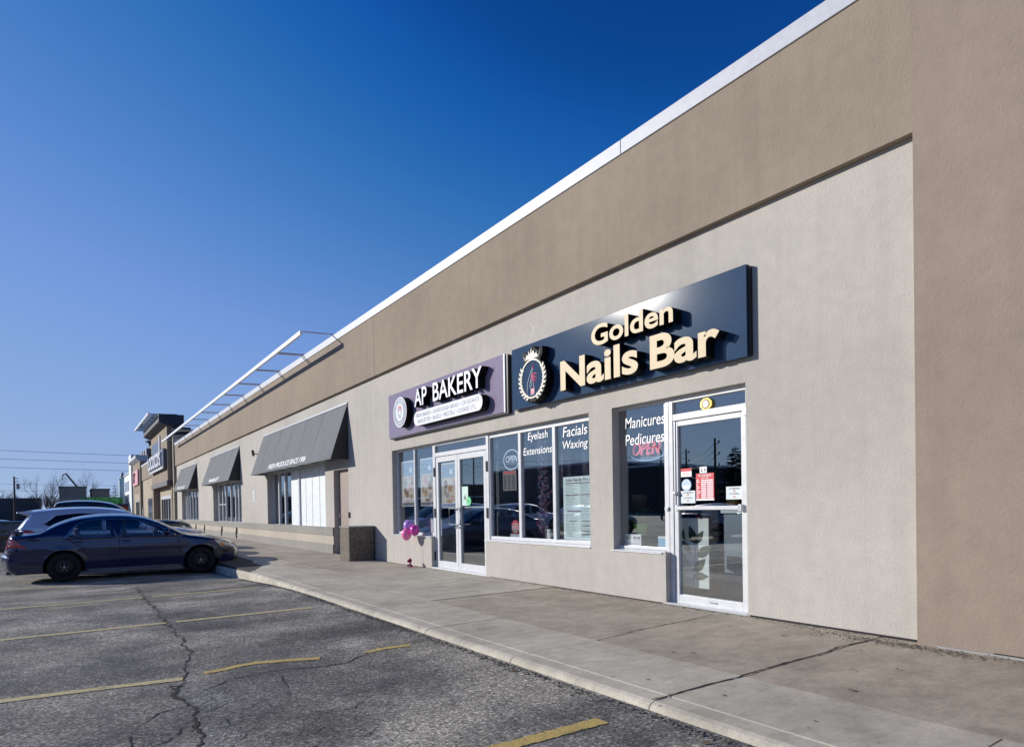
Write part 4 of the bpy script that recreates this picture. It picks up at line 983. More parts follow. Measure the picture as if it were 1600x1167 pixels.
class Car:
    """body shell from a side outline: y = length (nose +y), z = up, x = across"""
    def __init__(s, spec):
        s.__dict__.update(spec); s.top = smooth_chain(s.top, 5); s.T2 = [Vector((p[0], p[1])) for p in s.top]
    def fx(s, y, z):
        W = s.W
        if z > s.belt: W -= (z-s.belt)*s.tumble + max(0, z-s.belt-.3)*.12
        elif z > s.belt-.22: W -= ((z-(s.belt-.22))/.22)**2*.025
        if z < .45: W -= (.45-z)*.16
        W += .012*math.exp(-((z-s.crease)/.03)**2)
        for c in s.axles:
            d = sqrt((y-c)**2+(z-s.wr)**2)
            W += .012*math.exp(-((d-s.ar-.008)/.03)**2)
        t = (y-(s.y1-s.nose))/s.nose
        if t > 0: W -= s.W*(.34*t**2.4)
        t = ((s.y0+s.tail)-y)/s.tail
        if t > 0: W -= s.W*(.24*t**2.4)
        p = Vector((y, z)); d = min(seg_d(p, s.T2[i], s.T2[i+1]) for i in range(len(s.T2)-1))
        if d < s.rr: W -= s.rr*(1-sqrt(max(0, 1-((s.rr-d)/s.rr)**2)))*.9
        return W
    def side_faces(s):
        cl = 5; out = [Vector((p[0], p[1])) for p in s.top]
        # bottom: from nose back to tail with wheel arches
        bot = []
        y = s.top[-1][0]; zb = s.sill
        yr, yf = s.axles
        def arch(c):
            h = sqrt(max(0, s.ar**2-(zb-s.wr)**2)) if zb < s.wr+s.ar else 0
            a0 = atan2(zb-s.wr, h); return [Vector((c+s.ar*cos(a0+(pi-2*a0)*i/20), s.wr+s.ar*sin(a0+(pi-2*a0)*i/20))) for i in range(21)]
        bot += arch(yf); bot += arch(yr)
        loop = out+bot
        verts = list(loop); n0 = len(verts); edges = [(i, (i+1) % n0) for i in range(n0)]
        for poly in s.wins:
            o = len(verts); k = len(poly)
            verts += [Vector(p) for p in poly]; edges += [(o+i, o+(i+1) % k) for i in range(k)]
        L2 = [tuple(v) for v in loop]
        yy = s.y0
        while yy < s.y1:
            zz = .18
            while zz < s.zmax:
                if inpoly((yy, zz), L2): verts.append(Vector((yy, zz)))
                zz += .055
            yy += .07
        for i in range(1, len(s.T2)-1):
            d = (s.T2[i+1]-s.T2[i-1]).normalized(); nrm = Vector((d.y, -d.x))
            for q in (.012, .03, .055, .085):
                p = s.T2[i]+nrm*q
                if inpoly(tuple(p), L2): verts.append(p)
        v2, e2, f2, *_ = delaunay_2d_cdt(verts, edges, [], 0, 1e-5)
        body = []; pan = [[] for _ in s.wins]
        for f in f2:
            c = sum((v2[i] for i in f), Vector((0, 0)))/len(f)
            if not inpoly(tuple(c), L2): continue
            for k, poly in enumerate(s.wins):
                if inpoly(tuple(c), poly): pan[k].append(f); break
            else: body.append(f)
        return v2, body, pan
    def strip(s, i0, i1, u0, u1, nu, off=0):
        """across-the-car surface between outline vertices i0..i1"""
        vs = []; fs = []; T = s.top
        for i in range(i0, i1+1):
            a, b = T[max(0, i-1)], T[min(len(T)-1, i+1)]
            d = Vector((b[0]-a[0], b[1]-a[1])).normalized(); nrm = Vector((-d.y, d.x)); wdt = s.fx(T[i][0], T[i][1])
            for j in range(nu+1):
                u = u0+(u1-u0)*j/nu; c = T[i][2]*(1-abs(u)**2.2)+off
                vs.append((u*wdt, T[i][0]+nrm.x*c, T[i][1]+nrm.y*c))
        m_ = nu+1
        for i in range(i1-i0):
            for j in range(nu): fs.append((i*m_+j, i*m_+j+1, (i+1)*m_+j+1, (i+1)*m_+j))
        return vs, fs
    def idx(s, y, z):
        return min(range(len(s.top)), key=lambda i: (s.top[i][0]-y)**2+(s.top[i][1]-z)**2)
def meshify(mb, name, mat, parent, weld=True, smooth=True, solid=0, angle=38):
    me = bpy.data.meshes.new(name); me.from_pydata(mb.v, [], mb.f); bm = bmesh.new(); bm.from_mesh(me)
    if weld: bmesh.ops.remove_doubles(bm, verts=bm.verts, dist=.0012)
    bmesh.ops.recalc_face_normals(bm, faces=bm.faces); bm.to_mesh(me); bm.free()
    o = link(name, me, mat, parent)
    if smooth:
        for p in me.polygons: p.use_smooth = True
        me.set_sharp_from_angle(angle=radians(angle))
    if solid:
        md = o.modifiers.new('thickness', 'SOLIDIFY'); md.thickness = solid; md.offset = -1
    return o
def patch_on(car, poly, sgn, off, mat, name, parent, step=.04, thick=0):
    """panel following the body side; poly in (y,z)"""
    verts = [Vector(p) for p in poly]; n = len(verts); ed = [(i, (i+1) % n) for i in range(n)]
    ys = [p[0] for p in poly]; zs = [p[1] for p in poly]; y = min(ys)
    while y < max(ys):
        z = min(zs)
        while z < max(zs):
            if inpoly((y, z), poly): verts.append(Vector((y, z)))
            z += step
        y += step
    v2, e2, f2, *_ = delaunay_2d_cdt(verts, ed, [], 1, 1e-5); mb = MB()
    mb.add([(sgn*(car.fx(v.x, v.y)+off), v.x, v.y) for v in v2], [tuple(f) for f in f2])
    return meshify(mb, name, mat, parent, smooth=True)
def line_on(car, pts, wdt, off, mat, name, parent, sgn=(1, -1), r=None):
    for sg in sgn:
        mb = MB(); P = []
        for a, b in zip(pts[:-1], pts[1:]):
            k = max(1, int(math.dist(a, b)/.05)); P += [(a[0]+(b[0]-a[0])*i/k, a[1]+(b[1]-a[1])*i/k) for i in range(k)]
        P.append(pts[-1]); mb.tube([(sg*(car.fx(y, z)+off), y, z) for y, z in P], wdt, 5); mk(name, mb, mat, parent, smooth=True)
M_TYRE = plain('tyre', (.009, .009, .010), .85); M_RIMB = plain('black_steel_rim', (.008, .008, .009), .5); M_RIMA = plain('alloy_rim', (.55, .56, .57), .3, .85)
M_LENS = glass('lamp_lens', (.9, .92, .95), .05); M_REDL = plain('red_lamp_lens', (.45, .012, .015), .12, 0, coat=1); M_AMB = plain('amber_lens', (.75, .28, .04), .15, coat=1)
M_UND = plain('underbody', (.012, .012, .012), .8); M_SEAT = plain('seat_grey', (.10, .10, .11), .9); M_CHR = plain('chrome', (.75, .76, .78), .12, 1)
def wheel(parent, x, y, r, sgn, alloy=False, w_=.20):
    mb = MB(); h = w_/2
    mb.lathe([(r*.64, -h), (r*.70, -h-.004), (r*.93, -h+.012), (r*.985, -h+.04), (r, -h+.07), (r, h-.07), (r*.985, h-.04), (r*.93, h-.012), (r*.70, h+.004), (r*.64, h)], (x, y, r), 'X', 40)
    for i in range(24):
        a = 2*pi*i/24; mb.box(x-h*.7, x+h*.7, y+(r+.001)*cos(a)-.004, y+(r+.001)*cos(a)+.004, r+(r+.001)*sin(a)-.004, r+(r+.001)*sin(a)+.004)
    wh = mk('wheel', mb, M_TYRE, parent, smooth=True)
    f = sgn*h
    mb = MB(); mb.lathe([(0, f*.35), (r*.16, f*.40), (r*.22, f*.62), (r*.34, f*.70), (r*.46, f*.52), (r*.60, f*.40), (r*.63, f*.9), (r*.66, f*.98), (r*.60, -f), (r*.1, -f)], (x, y, r), 'X', 36)
    rm = mk('rim', mb, M_RIMA if alloy else M_RIMB, wh, smooth=True)
    if alloy:
        mb = MB()
        for k in range(7):
            a = 2*pi*k/7; c, s_ = cos(a), sin(a)
            mb.tube([(x+f*.75, y+r*.12*c, r+r*.12*s_), (x+f*.92, y+r*.62*c, r+r*.62*s_)], r*.055, 6)
        mk('spokes', mb, M_RIMA, wh, smooth=True)
    mb = MB()
    for k in range(5):
        a = 2*pi*k/5+.3; mb.lathe([(0, f*.78), (.010, f*.78), (.011, f*.55)], (x, y+r*.19*cos(a), r+r*.19*sin(a)), 'X', 8)
    mb.lathe([(0, f*.80), (.02, f*.78), (.024, f*.5)], (x, y, r), 'X', 12)
    mk('wheel_nuts', mb, M_STEEL, wh, smooth=True)
    return wh
def build_car(name, label, spec, paint, loc, glassm, alloy=False, group=None, detail=True):
    car = Car(spec); root = thing(name, label, spec.get('cat', 'car'), loc, group); WL[root.name] = Vector((0, 0, 0))
    v2, bf, pf = car.side_faces(); mb = MB()
    for sg in (1, -1):
        vs = [(sg*car.fx(v.x, v.y), v.x, v.y) for v in v2]; mb.add(vs, [tuple(f) for f in bf])
    T = car.top; n = len(T)
    g_r = (car.idx(*car.rearglass[0]), car.idx(*car.rearglass[1])); g_f = (car.idx(*car.frontglass[0]), car.idx(*car.frontglass[1]))
    NU = 14; ue = .90
    for a, b, isg in ((0, g_r[0], 0), (g_r[0], g_r[1], 1), (g_r[1], g_f[0], 0), (g_f[0], g_f[1], 1), (g_f[1], n-1, 0)):
        if not isg: mb.add(*car.strip(a, b, -1, 1, NU))
        else:
            mb.add(*car.strip(a, b, -1, -ue, 1)); mb.add(*car.strip(a, b, ue, 1, 1))
    meshify(mb, 'body', paint, root, smooth=True, angle=50)
    for (a, b), nm in ((g_r, 'rear_window'), (g_f, 'windscreen')):
        m2 = MB(); m2.add(*car.strip(a, b, -ue, ue, 10, -.004)); meshify(m2, nm, glassm, root)
    for sg in (1, -1):
        for k, f in enumerate(pf):
            m2 = MB(); used = sorted({i for t in f for i in t}); mp = {i: q for q, i in enumerate(used)}
            m2.add([(sg*(car.fx(v2[i].x, v2[i].y)-.006), v2[i].x, v2[i].y) for i in used], [tuple(mp[i] for i in t) for t in f])
            meshify(m2, 'side_window', glassm, root)
    # underside, wheel housings
    m2 = MB(); m2.box(-car.W+.16, car.W-.16, car.y0+.18, car.y1-.22, car.sill-.01, car.sill+.03); mk('underbody', m2, M_UND, root)
    for c in car.axles:
        for sg in (1, -1):
            m2 = MB(); vs = []
            for i in range(25):
                a = -.25+(pi+.5)*i/24; vs += [(sg*(car.W-.02), c+(car.ar+.004)*cos(a), car.wr+(car.ar+.004)*sin(a)), (sg*(car.W-.34), c+(car.ar+.004)*cos(a), car.wr+(car.ar+.004)*sin(a))]
            m2.add(vs, [(2*i, 2*i+1, 2*i+3, 2*i+2) for i in range(24)]); m2.prism([(c+car.ar*cos(-.25+(pi+.5)*i/24), car.wr+car.ar*sin(-.25+(pi+.5)*i/24)) for i in range(25)], sg*(car.W-.34), sg*(car.W-.35), 'X')
            mk('wheel_housing', m2, M_UND, root, fixn=False); wheel(root, sg*(car.W-.115), c, car.wr, sg, alloy)
    # cabin
    m2 = MB(); cb = car.cabin
    m2.box(-car.W+.17, car.W-.17, cb[0], cb[1]+.5, .30, .40); m2.box(-car.W+.2, car.W-.2, cb[0]-.1, cb[0], .35, car.belt); mk('cabin_floor', m2, M_UND, root)
    for yy in cb[2]:
        for sg in (1, -1):
            m2 = MB(); x = sg*.37
            m2.box(x-.25, x+.25, yy, yy+.5, .40, .58); m2.prism([(yy+.02, .5), (yy+.14, .5), (yy-.08, car.belt+.20), (yy-.17, car.belt+.18)], x-.25, x+.25, 'X')
            m2.prism([(yy-.08, car.belt+.22), (yy-.03, car.belt+.22), (yy-.08, car.belt+.38), (yy-.15, car.belt+.38)], x-.13, x+.13, 'X')
            mk('seat', m2, M_SEAT, root, bevel=.03)
    m2 = MB(); m2.prism([(cb[1], .5), (cb[1]+.12, car.belt-.02), (cb[1]+.55, car.belt-.02), (cb[1]+.55, .5)], -car.W+.16, car.W-.16, 'X'); mk('dashboard', m2, M_UND, root, bevel=.03)
    m2 = MB(); m2.tube([(-.37+.18*cos(a), cb[1]-.10+.05*sin(a), car.belt-.03+.17*sin(a)) for a in [2*pi*i/20 for i in range(21)]], .014, 6); mk('steering_wheel', m2, M_UND, root, smooth=True)
    if detail:
        for ln in car.seams: line_on(car, ln, .0065, -.001, M_DARK, 'door_seam', root)
        for y, z in car.handles:
            for sg in (1, -1):
                m2 = MB(); x = car.fx(y, z)
                m2.tube([(sg*(x-.005), y-.09, z), (sg*(x+.028), y-.06, z+.002), (sg*(x+.028), y+.06, z+.002), (sg*(x-.005), y+.09, z)], .012, 6); mk('door_handle', m2, paint, root, smooth=True)
        for tr in car.trims: line_on(car, tr, .0125, .003, M_CHR, 'window_trim', root)
    for sg in (1, -1):
        patch_on(car, car.tailp, sg, .006, M_REDL, 'tail_light', root)
        hl = patch_on(car, car.headp, sg, .006, plain('headlamp_silver', (.55, .56, .56), .15, .3, coat=1), 'headlight', root)
        if 'ambp' in spec: patch_on(car, car.ambp, sg, .010, M_AMB, 'indicator', hl)
        y, z = car.mirror; x = car.fx(y, z); m2 = MB()
        m2.tube([(sg*(x-.02), y, z-.05), (sg*(x+.06), y-.02, z-.02)], .025, 6); m2.lathe([(0, -.07), (.055, -.065), (.085, -.02), (.088, .03), (.07, .05), (0, .05)], (sg*(x+.14), y-.03, z+.01), 'Y', 14)
        mk('wing_mirror', m2, paint, root, smooth=True)
    return car, root
def strip_part(car, i0, i1, u0, u1, off, mat, name, root, nu=8):
    m2 = MB(); m2.add(*car.strip(i0, i1, u0, u1, nu, off)); return meshify(m2, name, mat, root)

M_BLUE = carpaint('navy_car_paint', (.004, .014, .070), .35, .22)
sedan = dict(W=.905, belt=.97, tumble=.46, crease=.72, y0=-1.04, y1=3.60, nose=.75, tail=.5, rr=.085, wr=.325, ar=.385, axles=(0, 2.735), sill=.215, zmax=1.5,
  top=[(-.90, .225, .05), (-1.0, .30, .10), (-1.035, .42, .12), (-1.03, .56, .12), (-1.0, .62, .10), (-.985, .75, .08), (-.955, .93, .06), (-.90, 1.035, .04), (-.70, 1.05, .03), (-.48, 1.075, .03), (-.40, 1.10, .035), (-.16, 1.235, .05), (.08, 1.335, .05), (.32, 1.395, .05), (.62, 1.43, .055), (.92, 1.44, .055), (1.24, 1.425, .055), (1.56, 1.37, .055), (1.83, 1.265, .065), (2.06, 1.145, .07), (2.32, 1.0, .06), (2.50, .935, .05), (2.75, .895, .05), (3.03, .845, .05), (3.28, .775, .05), (3.44, .705, .06), (3.52, .65, .09), (3.575, .55, .12), (3.59, .45, .13), (3.57, .33, .12), (3.50, .24, .08), (3.40, .215, .03)],
  wins=[[(.06, .985), (.27, .985), (.27, 1.27), (.22, 1.215)], [(.30, .985), (.95, .985), (.90, 1.345), (.56, 1.335), (.38, 1.30), (.30, 1.275)],
        [(1.09, .985), (2.13, .975), (1.86, 1.145), (1.63, 1.255), (1.40, 1.325), (1.10, 1.35)]],
  rearglass=((-.42, 1.09), (.16, 1.36)), frontglass=((1.62, 1.35), (2.38, .97)),
  cabin=(.1, 1.95, (.35, 1.25)),
  seams=[[(1.02, 1.37), (1.03, .985), (1.04, .7), (1.04, .32)], [(2.20, .96), (2.27, .8), (2.27, .5), (2.24, .30)], [(.0, .97), (.30, .78), (.42, .60), (.46, .42), (.60, .30)], [(1.04, .29), (2.2, .29)], [(.55, .29), (1.04, .29)]],
  handles=[(.26, .87), (1.18, .86)], trims=[[(.02, .965), (.5, .972), (1.0, .97), (1.6, .965), (2.20, .955)], [(.02, .965), (.12, 1.12), (.24, 1.255), (.38, 1.325), (.56, 1.362), (.9, 1.372), (1.36, 1.355), (1.62, 1.285), (1.86, 1.175), (2.20, .955)]],
  tailp=[(-.965, .76), (-.93, .96), (-.90, 1.0), (-.86, .96), (-.68, .80), (-.66, .755)], headp=[(3.04, .80), (3.13, .70), (3.18, .63), (3.49, .60), (3.46, .66), (3.38, .72), (3.2, .785)], ambp=[(3.16, .72), (3.21, .645), (3.30, .64), (3.24, .735)],
  mirror=(2.02, 1.03))
SX, SY, SZ = -17.91, -6.14, -.275
car, sed = build_car('parked_sedan', 'dark blue four-door sedan with spoiler and black steel wheels, parked nose-in nearest the camera', sedan, M_BLUE, (SX, SY, SZ), M_CARGL)
i0, i1 = car.idx(-.985, .76), car.idx(-.91, 1.0)
for a, b in ((-.98, -.72), (.72, .98)): strip_part(car, i0, i1, a, b, .006, M_REDL, 'tail_light', sed, 4)
i0, i1 = car.idx(3.28, .775), car.idx(3.52, .65)
for a, b in ((-.97, -.60), (.60, .97)): strip_part(car, i0, i1, a, b, .006, plain('headlamp_silver', 0), 'headlight', sed, 4)
i0, i1 = car.idx(3.50, .66), car.idx(3.575, .55); strip_part(car, i0, i1, -.5, .5, .008, M_BLACK, 'grille', sed)
i0, i1 = car.idx(3.59, .43), car.idx(3.56, .31); strip_part(car, i0, i1, -.8, .8, .005, M_BLACK, 'lower_grille', sed)
mb = MB(); mb.box(-.19, .19, 3.70, 3.72, .46, .58); mk('number_plate', mb, M_WHITE, sed)
# spoiler on the boot lid
mb = MB(); mb.prism([(-.99, 1.115), (-.97, 1.14), (-.78, 1.135), (-.74, 1.12), (-.78, 1.105)], -.68, .68, 'X'); mb.box(-.55, -.45, -.86, -.78, 1.06, 1.115); mb.box(.45, .55, -.86, -.78, 1.06, 1.115); mk('spoiler', mb, M_BLUE, sed, bevel=.008)
# damaged front corner: dark scuffed bumper wedge
patch_on(car, [(3.00, .52), (3.10, .62), (3.45, .585), (3.56, .52), (3.56, .42), (3.32, .50), (3.22, .42), (3.14, .34), (3.06, .36)], 1, .004, plain('scuffed_bumper', (.06, .06, .065), .5, .2), 'scuffed_bumper', sed)
patch_on(car, [(3.18, .56), (3.42, .54), (3.30, .47)], 1, .009, M_DARK, 'fog_light_recess', sed)
mb = MB(); mb.tube([(.45, -.8, .23), (.45, -1.03, .225)], .03, 10); mk('exhaust_pipe', mb, plain('dull_steel', (.12, .12, .12), .6, .5), sed)
line_on(car, [(.62, .56), (1.0, .57), (2.2, .555)], .006, .001, M_DARK, 'side_moulding', sed)
mb = MB(); mb.box(.865, .885, 1.60, 1.85, .555, .565); mk('scratch', mb, plain('scratch_grey', (.35, .36, .4), .6), sed)

suv = dict(W=.93, belt=1.06, tumble=.36, crease=.78, y0=-.98, y1=3.55, nose=.8, tail=.55, rr=.09, wr=.36, ar=.43, axles=(0, 2.66), sill=.27, zmax=1.72,
  top=[(-.86, .30, .05), (-.96, .42, .10), (-.98, .60, .12), (-.965, .80, .10), (-.93, .98, .08), (-.86, 1.10, .06), (-.70, 1.33, .05), (-.60, 1.47, .05), (-.78, 1.535, .03), (-.60, 1.565, .04), (-.2, 1.605, .05), (.3, 1.635, .05), (.8, 1.63, .05), (1.2, 1.59, .05), (1.5, 1.52, .06), (1.8, 1.37, .07), (2.1, 1.19, .06), (2.28, 1.09, .05), (2.6, 1.05, .05), (3.0, .99, .05), (3.3, .92, .05), (3.45, .82, .09), (3.52, .66, .12), (3.53, .48, .12), (3.46, .33, .06), (3.36, .28, .02)],
  wins=[[(-.30, 1.245), (.0, 1.11), (.35, 1.07), (.95, 1.06), (.93, 1.50), (.4, 1.51), (-.05, 1.46)], [(1.02, 1.06), (1.98, 1.07), (1.72, 1.32), (1.45, 1.46), (1.03, 1.51)]],
  rearglass=((-.86, 1.11), (-.62, 1.46)), frontglass=((1.5, 1.52), (2.22, 1.12)), cabin=(-.3, 1.85, (.2, 1.15)),
  seams=[[(.98, 1.53), (.98, .4)], [(2.1, 1.05), (2.15, .5)]], handles=[(.25, .97), (1.15, .96)], trims=[[(-.34, 1.25), (0, 1.09), (.35, 1.05), (1, 1.04), (2.05, 1.05)]],
  tailp=[(-.95, 1.00), (-.93, 1.09), (-.80, 1.15), (-.55, 1.09), (-.44, 1.02), (-.7, .99)], headp=[(2.95, .96), (3.1, .80), (3.45, .76), (3.38, .89)], mirror=(1.88, 1.12))
M_SILV = carpaint('silver_blue_paint', (.58, .64, .76), .2, .28)
car2, suvo = build_car('parked_suv', 'silver-blue hatchback SUV parked just beyond the dark blue sedan', suv, M_SILV, (-20.93, -6.26, SZ), M_CARGLD, True)
i0, i1 = car2.idx(-.95, .93), car2.idx(-.86, 1.10)
for a, b in ((-.98, -.6), (.6, .98)): strip_part(car2, i0, i1, a, b, .007, M_REDL, 'tail_light', suvo, 4)
for s in (-1, 1):
    mb = MB(); mb.tube([(s*.66, -.2, 1.66), (s*.67, .0, 1.70), (s*.67, .9, 1.715), (s*.66, 1.15, 1.655)], .017, 6)
    mk('roof_rail', mb, M_BLACK, suvo, smooth=True)
mb = MB(); mb.prism([(-.88, 1.535), (-.86, 1.565), (-.55, 1.60), (-.55, 1.50)], -.60, .60, 'X'); mk('spoiler', mb, M_SILV, suvo, bevel=.008)

pick = dict(W=.98, belt=1.24, tumble=.22, crease=.9, y0=-1.25, y1=4.55, nose=.7, tail=.2, rr=.06, wr=.40, ar=.47, axles=(0, 3.65), sill=.42, zmax=1.95, cat='pickup truck',
  top=[(-1.2, .45, .02), (-1.25, .60, .03), (-1.25, 1.2, .02), (-1.22, 1.30, .01), (-1.0, 1.31, .0), (.55, 1.31, .0), (.66, 1.33, .0), (.70, 1.55, .02), (.76, 1.76, .03), (.90, 1.84, .04), (1.3, 1.87, .05), (1.7, 1.865, .05), (2.05, 1.82, .05), (2.3, 1.74, .06), (2.6, 1.55, .07), (2.95, 1.30, .05), (3.3, 1.24, .05), (3.9, 1.20, .05), (4.3, 1.13, .06), (4.45, 1.0, .08), (4.5, .8, .09), (4.5, .6, .08), (4.4, .45, .04)],
  wins=[[(.80, 1.27), (1.55, 1.27), (1.55, 1.68), (.84, 1.68)], [(1.63, 1.27), (2.72, 1.27), (2.45, 1.50), (2.2, 1.64), (1.63, 1.69)]],
  rearglass=((.68, 1.42), (.76, 1.76)), frontglass=((2.3, 1.74), (2.92, 1.32)), cabin=(.8, 2.5, (.95, 1.8)),
  seams=[[(1.6, 1.72), (1.6, .6)], [(2.8, 1.24), (2.8, .6)], [(.72, 1.3), (.72, .55)]], handles=[(.9, 1.14), (1.75, 1.14)], trims=[[(.78, 1.25), (2.78, 1.25)], [(.74, 1.30), (.77, 1.60), (.84, 1.72), (1.3, 1.76), (2.0, 1.74), (2.4, 1.63), (2.78, 1.40), (2.95, 1.27)]],
  tailp=[(-1.24, .85), (-1.24, 1.22), (-1.12, 1.22), (-1.12, .85)], headp=[(4.15, 1.05), (4.15, .85), (4.45, .82), (4.4, 1.0)], mirror=(2.55, 1.36))
M_DRK = carpaint('black_truck_paint', (.012, .014, .018), .2)
build_car('parked_pickup', 'black crew-cab pickup truck parked beyond the silver SUV, only its cab and bed showing', pick, M_DRK, (-24.25, -7.15, SZ), M_CARGL, True)
# further cars down the lot and across it, seen small or mirrored in the shop glass
M_GREY = carpaint('grey_car_paint', (.16, .165, .17), .5); M_WHT = carpaint('white_car_paint', (.65, .66, .66), 0); M_REDP = carpaint('maroon_car_paint', (.18, .012, .015), .3)
def copy_tree(o, parent=None, lvl=0, repaint=None):
    c = o.copy(); C.objects.link(c); c.parent = parent
    if repaint and o.data and any(m_ and m_.name == repaint[0].name for m_ in o.data.materials):
        c.data = o.data.copy()
        for i, m_ in enumerate(c.data.materials):
            if m_ and m_.name == repaint[0].name: c.data.materials[i] = repaint[1]
    for ch in list(o.children): copy_tree(ch, c, lvl+1, repaint)
    return c
def park(src, old, new, x, y, rz, label, z=None):
    c = copy_tree(src, None, 0, (old, new)); c.location = (x, y, lotz(x) if z is None else z); c.rotation_euler = (0, 0, rz); c['label'] = label; c['group'] = 'cars in the rows across the lot'; return c
park(suvo, M_SILV, M_GREY, -62.5, -13.0, 0, 'tiny grey car far down the lot at the left edge of the photo')
park(sed, M_BLUE, M_BLUE, -16.5, -14.6, pi, 'dark blue sedan in the row across the aisle, mirrored in the bakery doors')
park(suvo, M_SILV, M_DRK, -11.6, -14.4, pi, 'black hatchback SUV across the aisle, mirrored in the nail bar windows')
park(sed, M_BLUE, M_GREY, -24.5, -15.0, pi, 'grey sedan across the aisle, mirrored in the bakery glass')
park(suvo, M_SILV, M_SILV, -30.5, -14.8, pi, 'silver hatchback SUV across the aisle, mirrored in the middle barred window')
park(sed, M_BLUE, M_WHT, -34, -24, 0, 'white sedan deep in the lot, mirrored in the narrow window')
park(suvo, M_SILV, M_REDP, -20, -26, 0, 'maroon hatchback SUV deep in the lot, mirrored in the glass')
# ================================================================== ENTRANCE TOWER AND THE SHOPS BEYOND
M_NAVW = plain('dark_cornice', (.014, .016, .030), .5); M_BRN_SHADE = plain('shaded_brown_side', (.07, .05, .045), .8)  # dark side brown has the shade of the tower's side put into it
M_DGL = plain('smoked_panel', (.10, .11, .15), .25)
tw = thing('entrance_tower', 'brown stucco entrance tower with dark overhanging cornice past the row of awnings', 'building', (-54, 2, 0))
TY = -.45
mb = MB(); mb.box(-59.8, -49.5, TY, .35, 3.42, 7.21); mb.box(-59.8, -58.9, TY, .35, 0, 3.08); mb.box(-49.95, -49.5, TY+.25, .35, 0, 3.08)
mk('wall', mb, M_FASCIA, tw)
mb = MB(); mb.box(-49.35, -48.85, -.16, .35, 0, 6.35); mk('pilaster', mb, M_TAN, tw)
mb = MB(); mb.box(-59.85, -49.45, TY-.06, .35, 3.08, 3.42); mk('canopy_band', mb, plain('band_dark_metal', (.07, .07, .075), .5), tw)
mb = MB(); mb.box(-58.9, -49.5, .0, .34, 0, 3.06); mk('recess_wall', mb, M_TAN, tw)
mb = MB(); mb.box(-58.9, -49.96, -.42, -.002, 3.062, 3.078); mk('recess_soffit', mb, M_BRN_SHADE, tw)
mb = MB()
mb.prism([(TY-.02, 7.2), (TY-.30, 7.3), (TY-.50, 7.42), (TY-.50, 7.95), (.6, 7.95), (.6, 7.2)], -60.3, -49.2, 'X'); mk('cornice', mb, M_NAVW, tw)
mb = MB(); mb.box(-60.0, -49.15, -.2, 1.0, 6.2, 7.1); mb.box(-59.9, -49.10, .1, 1.4, 5.6, 6.9); mk('side_parapet', mb, M_BRN_SHADE, tw)
mb = MB()
for z in (5.9, 6.35, 6.85): mb.box(-49.2, -49.02, -.15, 1.2, z, z+.10)
mk('side_trim', mb, M_TAN, tw)
mb = MB(); mb.box(-58.9, -53.6, TY-.03, TY, 5.7, 6.6); mk('upper_panel', mb, M_DGL, tw)
mb = MB(); mb.box(-53.5, -53.2, TY-.10, TY, 5.2, 6.9); mk('white_post', mb, M_WHITE, tw)
mb = MB(); mb.box(-60.1, -59.8, TY-.25, TY-.05, 5.6, 6.0); mk('floodlight', mb, M_BLACK, tw)
mb = MB(); mb.box(-57.3, -51.4, -.06, -.001, 0, 2.45); df = mk('door', mb, M_ALU, tw)
mb = MB()
for a in (-57.1, -55.7, -54.3, -52.8): mb.box(a, a+1.15, -.075, -.061, .2, 2.2)
mk('pane', mb, plain('dark_pane', (.03, .035, .04), .1), df)
sgn = thing('shop_sign', "dark board with white letters reading LOCOCO'S on the brown entrance tower", 'sign', (-54, TY, 4.3))
mb = MB(); mb.box(-59.0, -49.9, TY-.22, TY-.001, 4.35, 5.65); mk('board', mb, plain('slate_board', (.09, .12, .16), .4), sgn)
mb = MB(); mb.box(-59.05, -49.85, TY-.26, TY-.18, 4.25, 4.40); mb.box(-49.9, -49.82, TY-.26, TY-.18, 4.4, 5.68); mk('border', mb, M_COP, sgn)
channel_letters("LOCOCO'S", -58.8, -50.5, 4.5, 5.5, TY-.2, TY-.36, M_LWHITE, M_LWHITE, sgn, .03, ref='LO')
rl = thing('roof_light_rail', 'short white rail standing out above the dark cornice of the entrance tower', 'light rail', (-54, -1.6, 7.4))
mb = MB(); mb.box(-61.0, -50.0, -1.52, -1.42, 7.95, 8.10); mk('rail', mb, M_RAIL, rl)
for k in range(6):
    mb = MB(); mb.tube([(-50.2-k*2.1, -1.45, 8.02), (-50.2-k*2.1, .3, 8.1)], .025, 5); mk('arm', mb, M_STEEL, rl)
mb = MB(); mb.box(-61, -50.1, -1.4, -.9, 7.99, 8.0); mk('diffuser', mb, glass('rail_glass', (.75, .82, .85), .2), rl)

s2_ = thing('shop_row', 'low beige shop with brown fascia between the entrance tower and the far brown tower', 'building', (-68, 3, 0))
mb = MB(); mb.box(-73.44, -59.81, 0, .3, 0, 4.36); mk('wall', mb, M_TAN, s2_)
mb = MB(); mb.box(-73.44, -59.81, -.08, .3, 4.36, 5.72); mk('fascia', mb, M_FASCIA, s2_)
mb = MB(); mb.box(-73.44, -59.81, -.12, .34, 5.72, 5.9); mk('coping', mb, M_COP, s2_)
mb = MB(); mb.box(-68.3, -60.2, -.02, -.002, .3, 2.5); wi = mk('window', mb, M_DARK, s2_)
mb = MB()
for a in (-68.0, -66.0, -64.0, -62.0): mb.box(a, a+1.7, -.035, -.021, .4, 2.4)
mk('pane', mb, plain('pale_reflecting_pane', (.20, .24, .30), .05, .4), wi)
mb = MB(); mb.box(-72.9, -72.7, -.1, -.02, 0, 1.6); mk('post', mb, M_WHITE, s2_)
t2 = thing('far_tower', 'farther brown tower with white flared cornice and a pink sign', 'building', (-78, 3, 0))
mb = MB(); mb.box(-82.2, -73.45, -.22, 8, 0, 6.4); mk('wall', mb, M_FASCIA, t2)
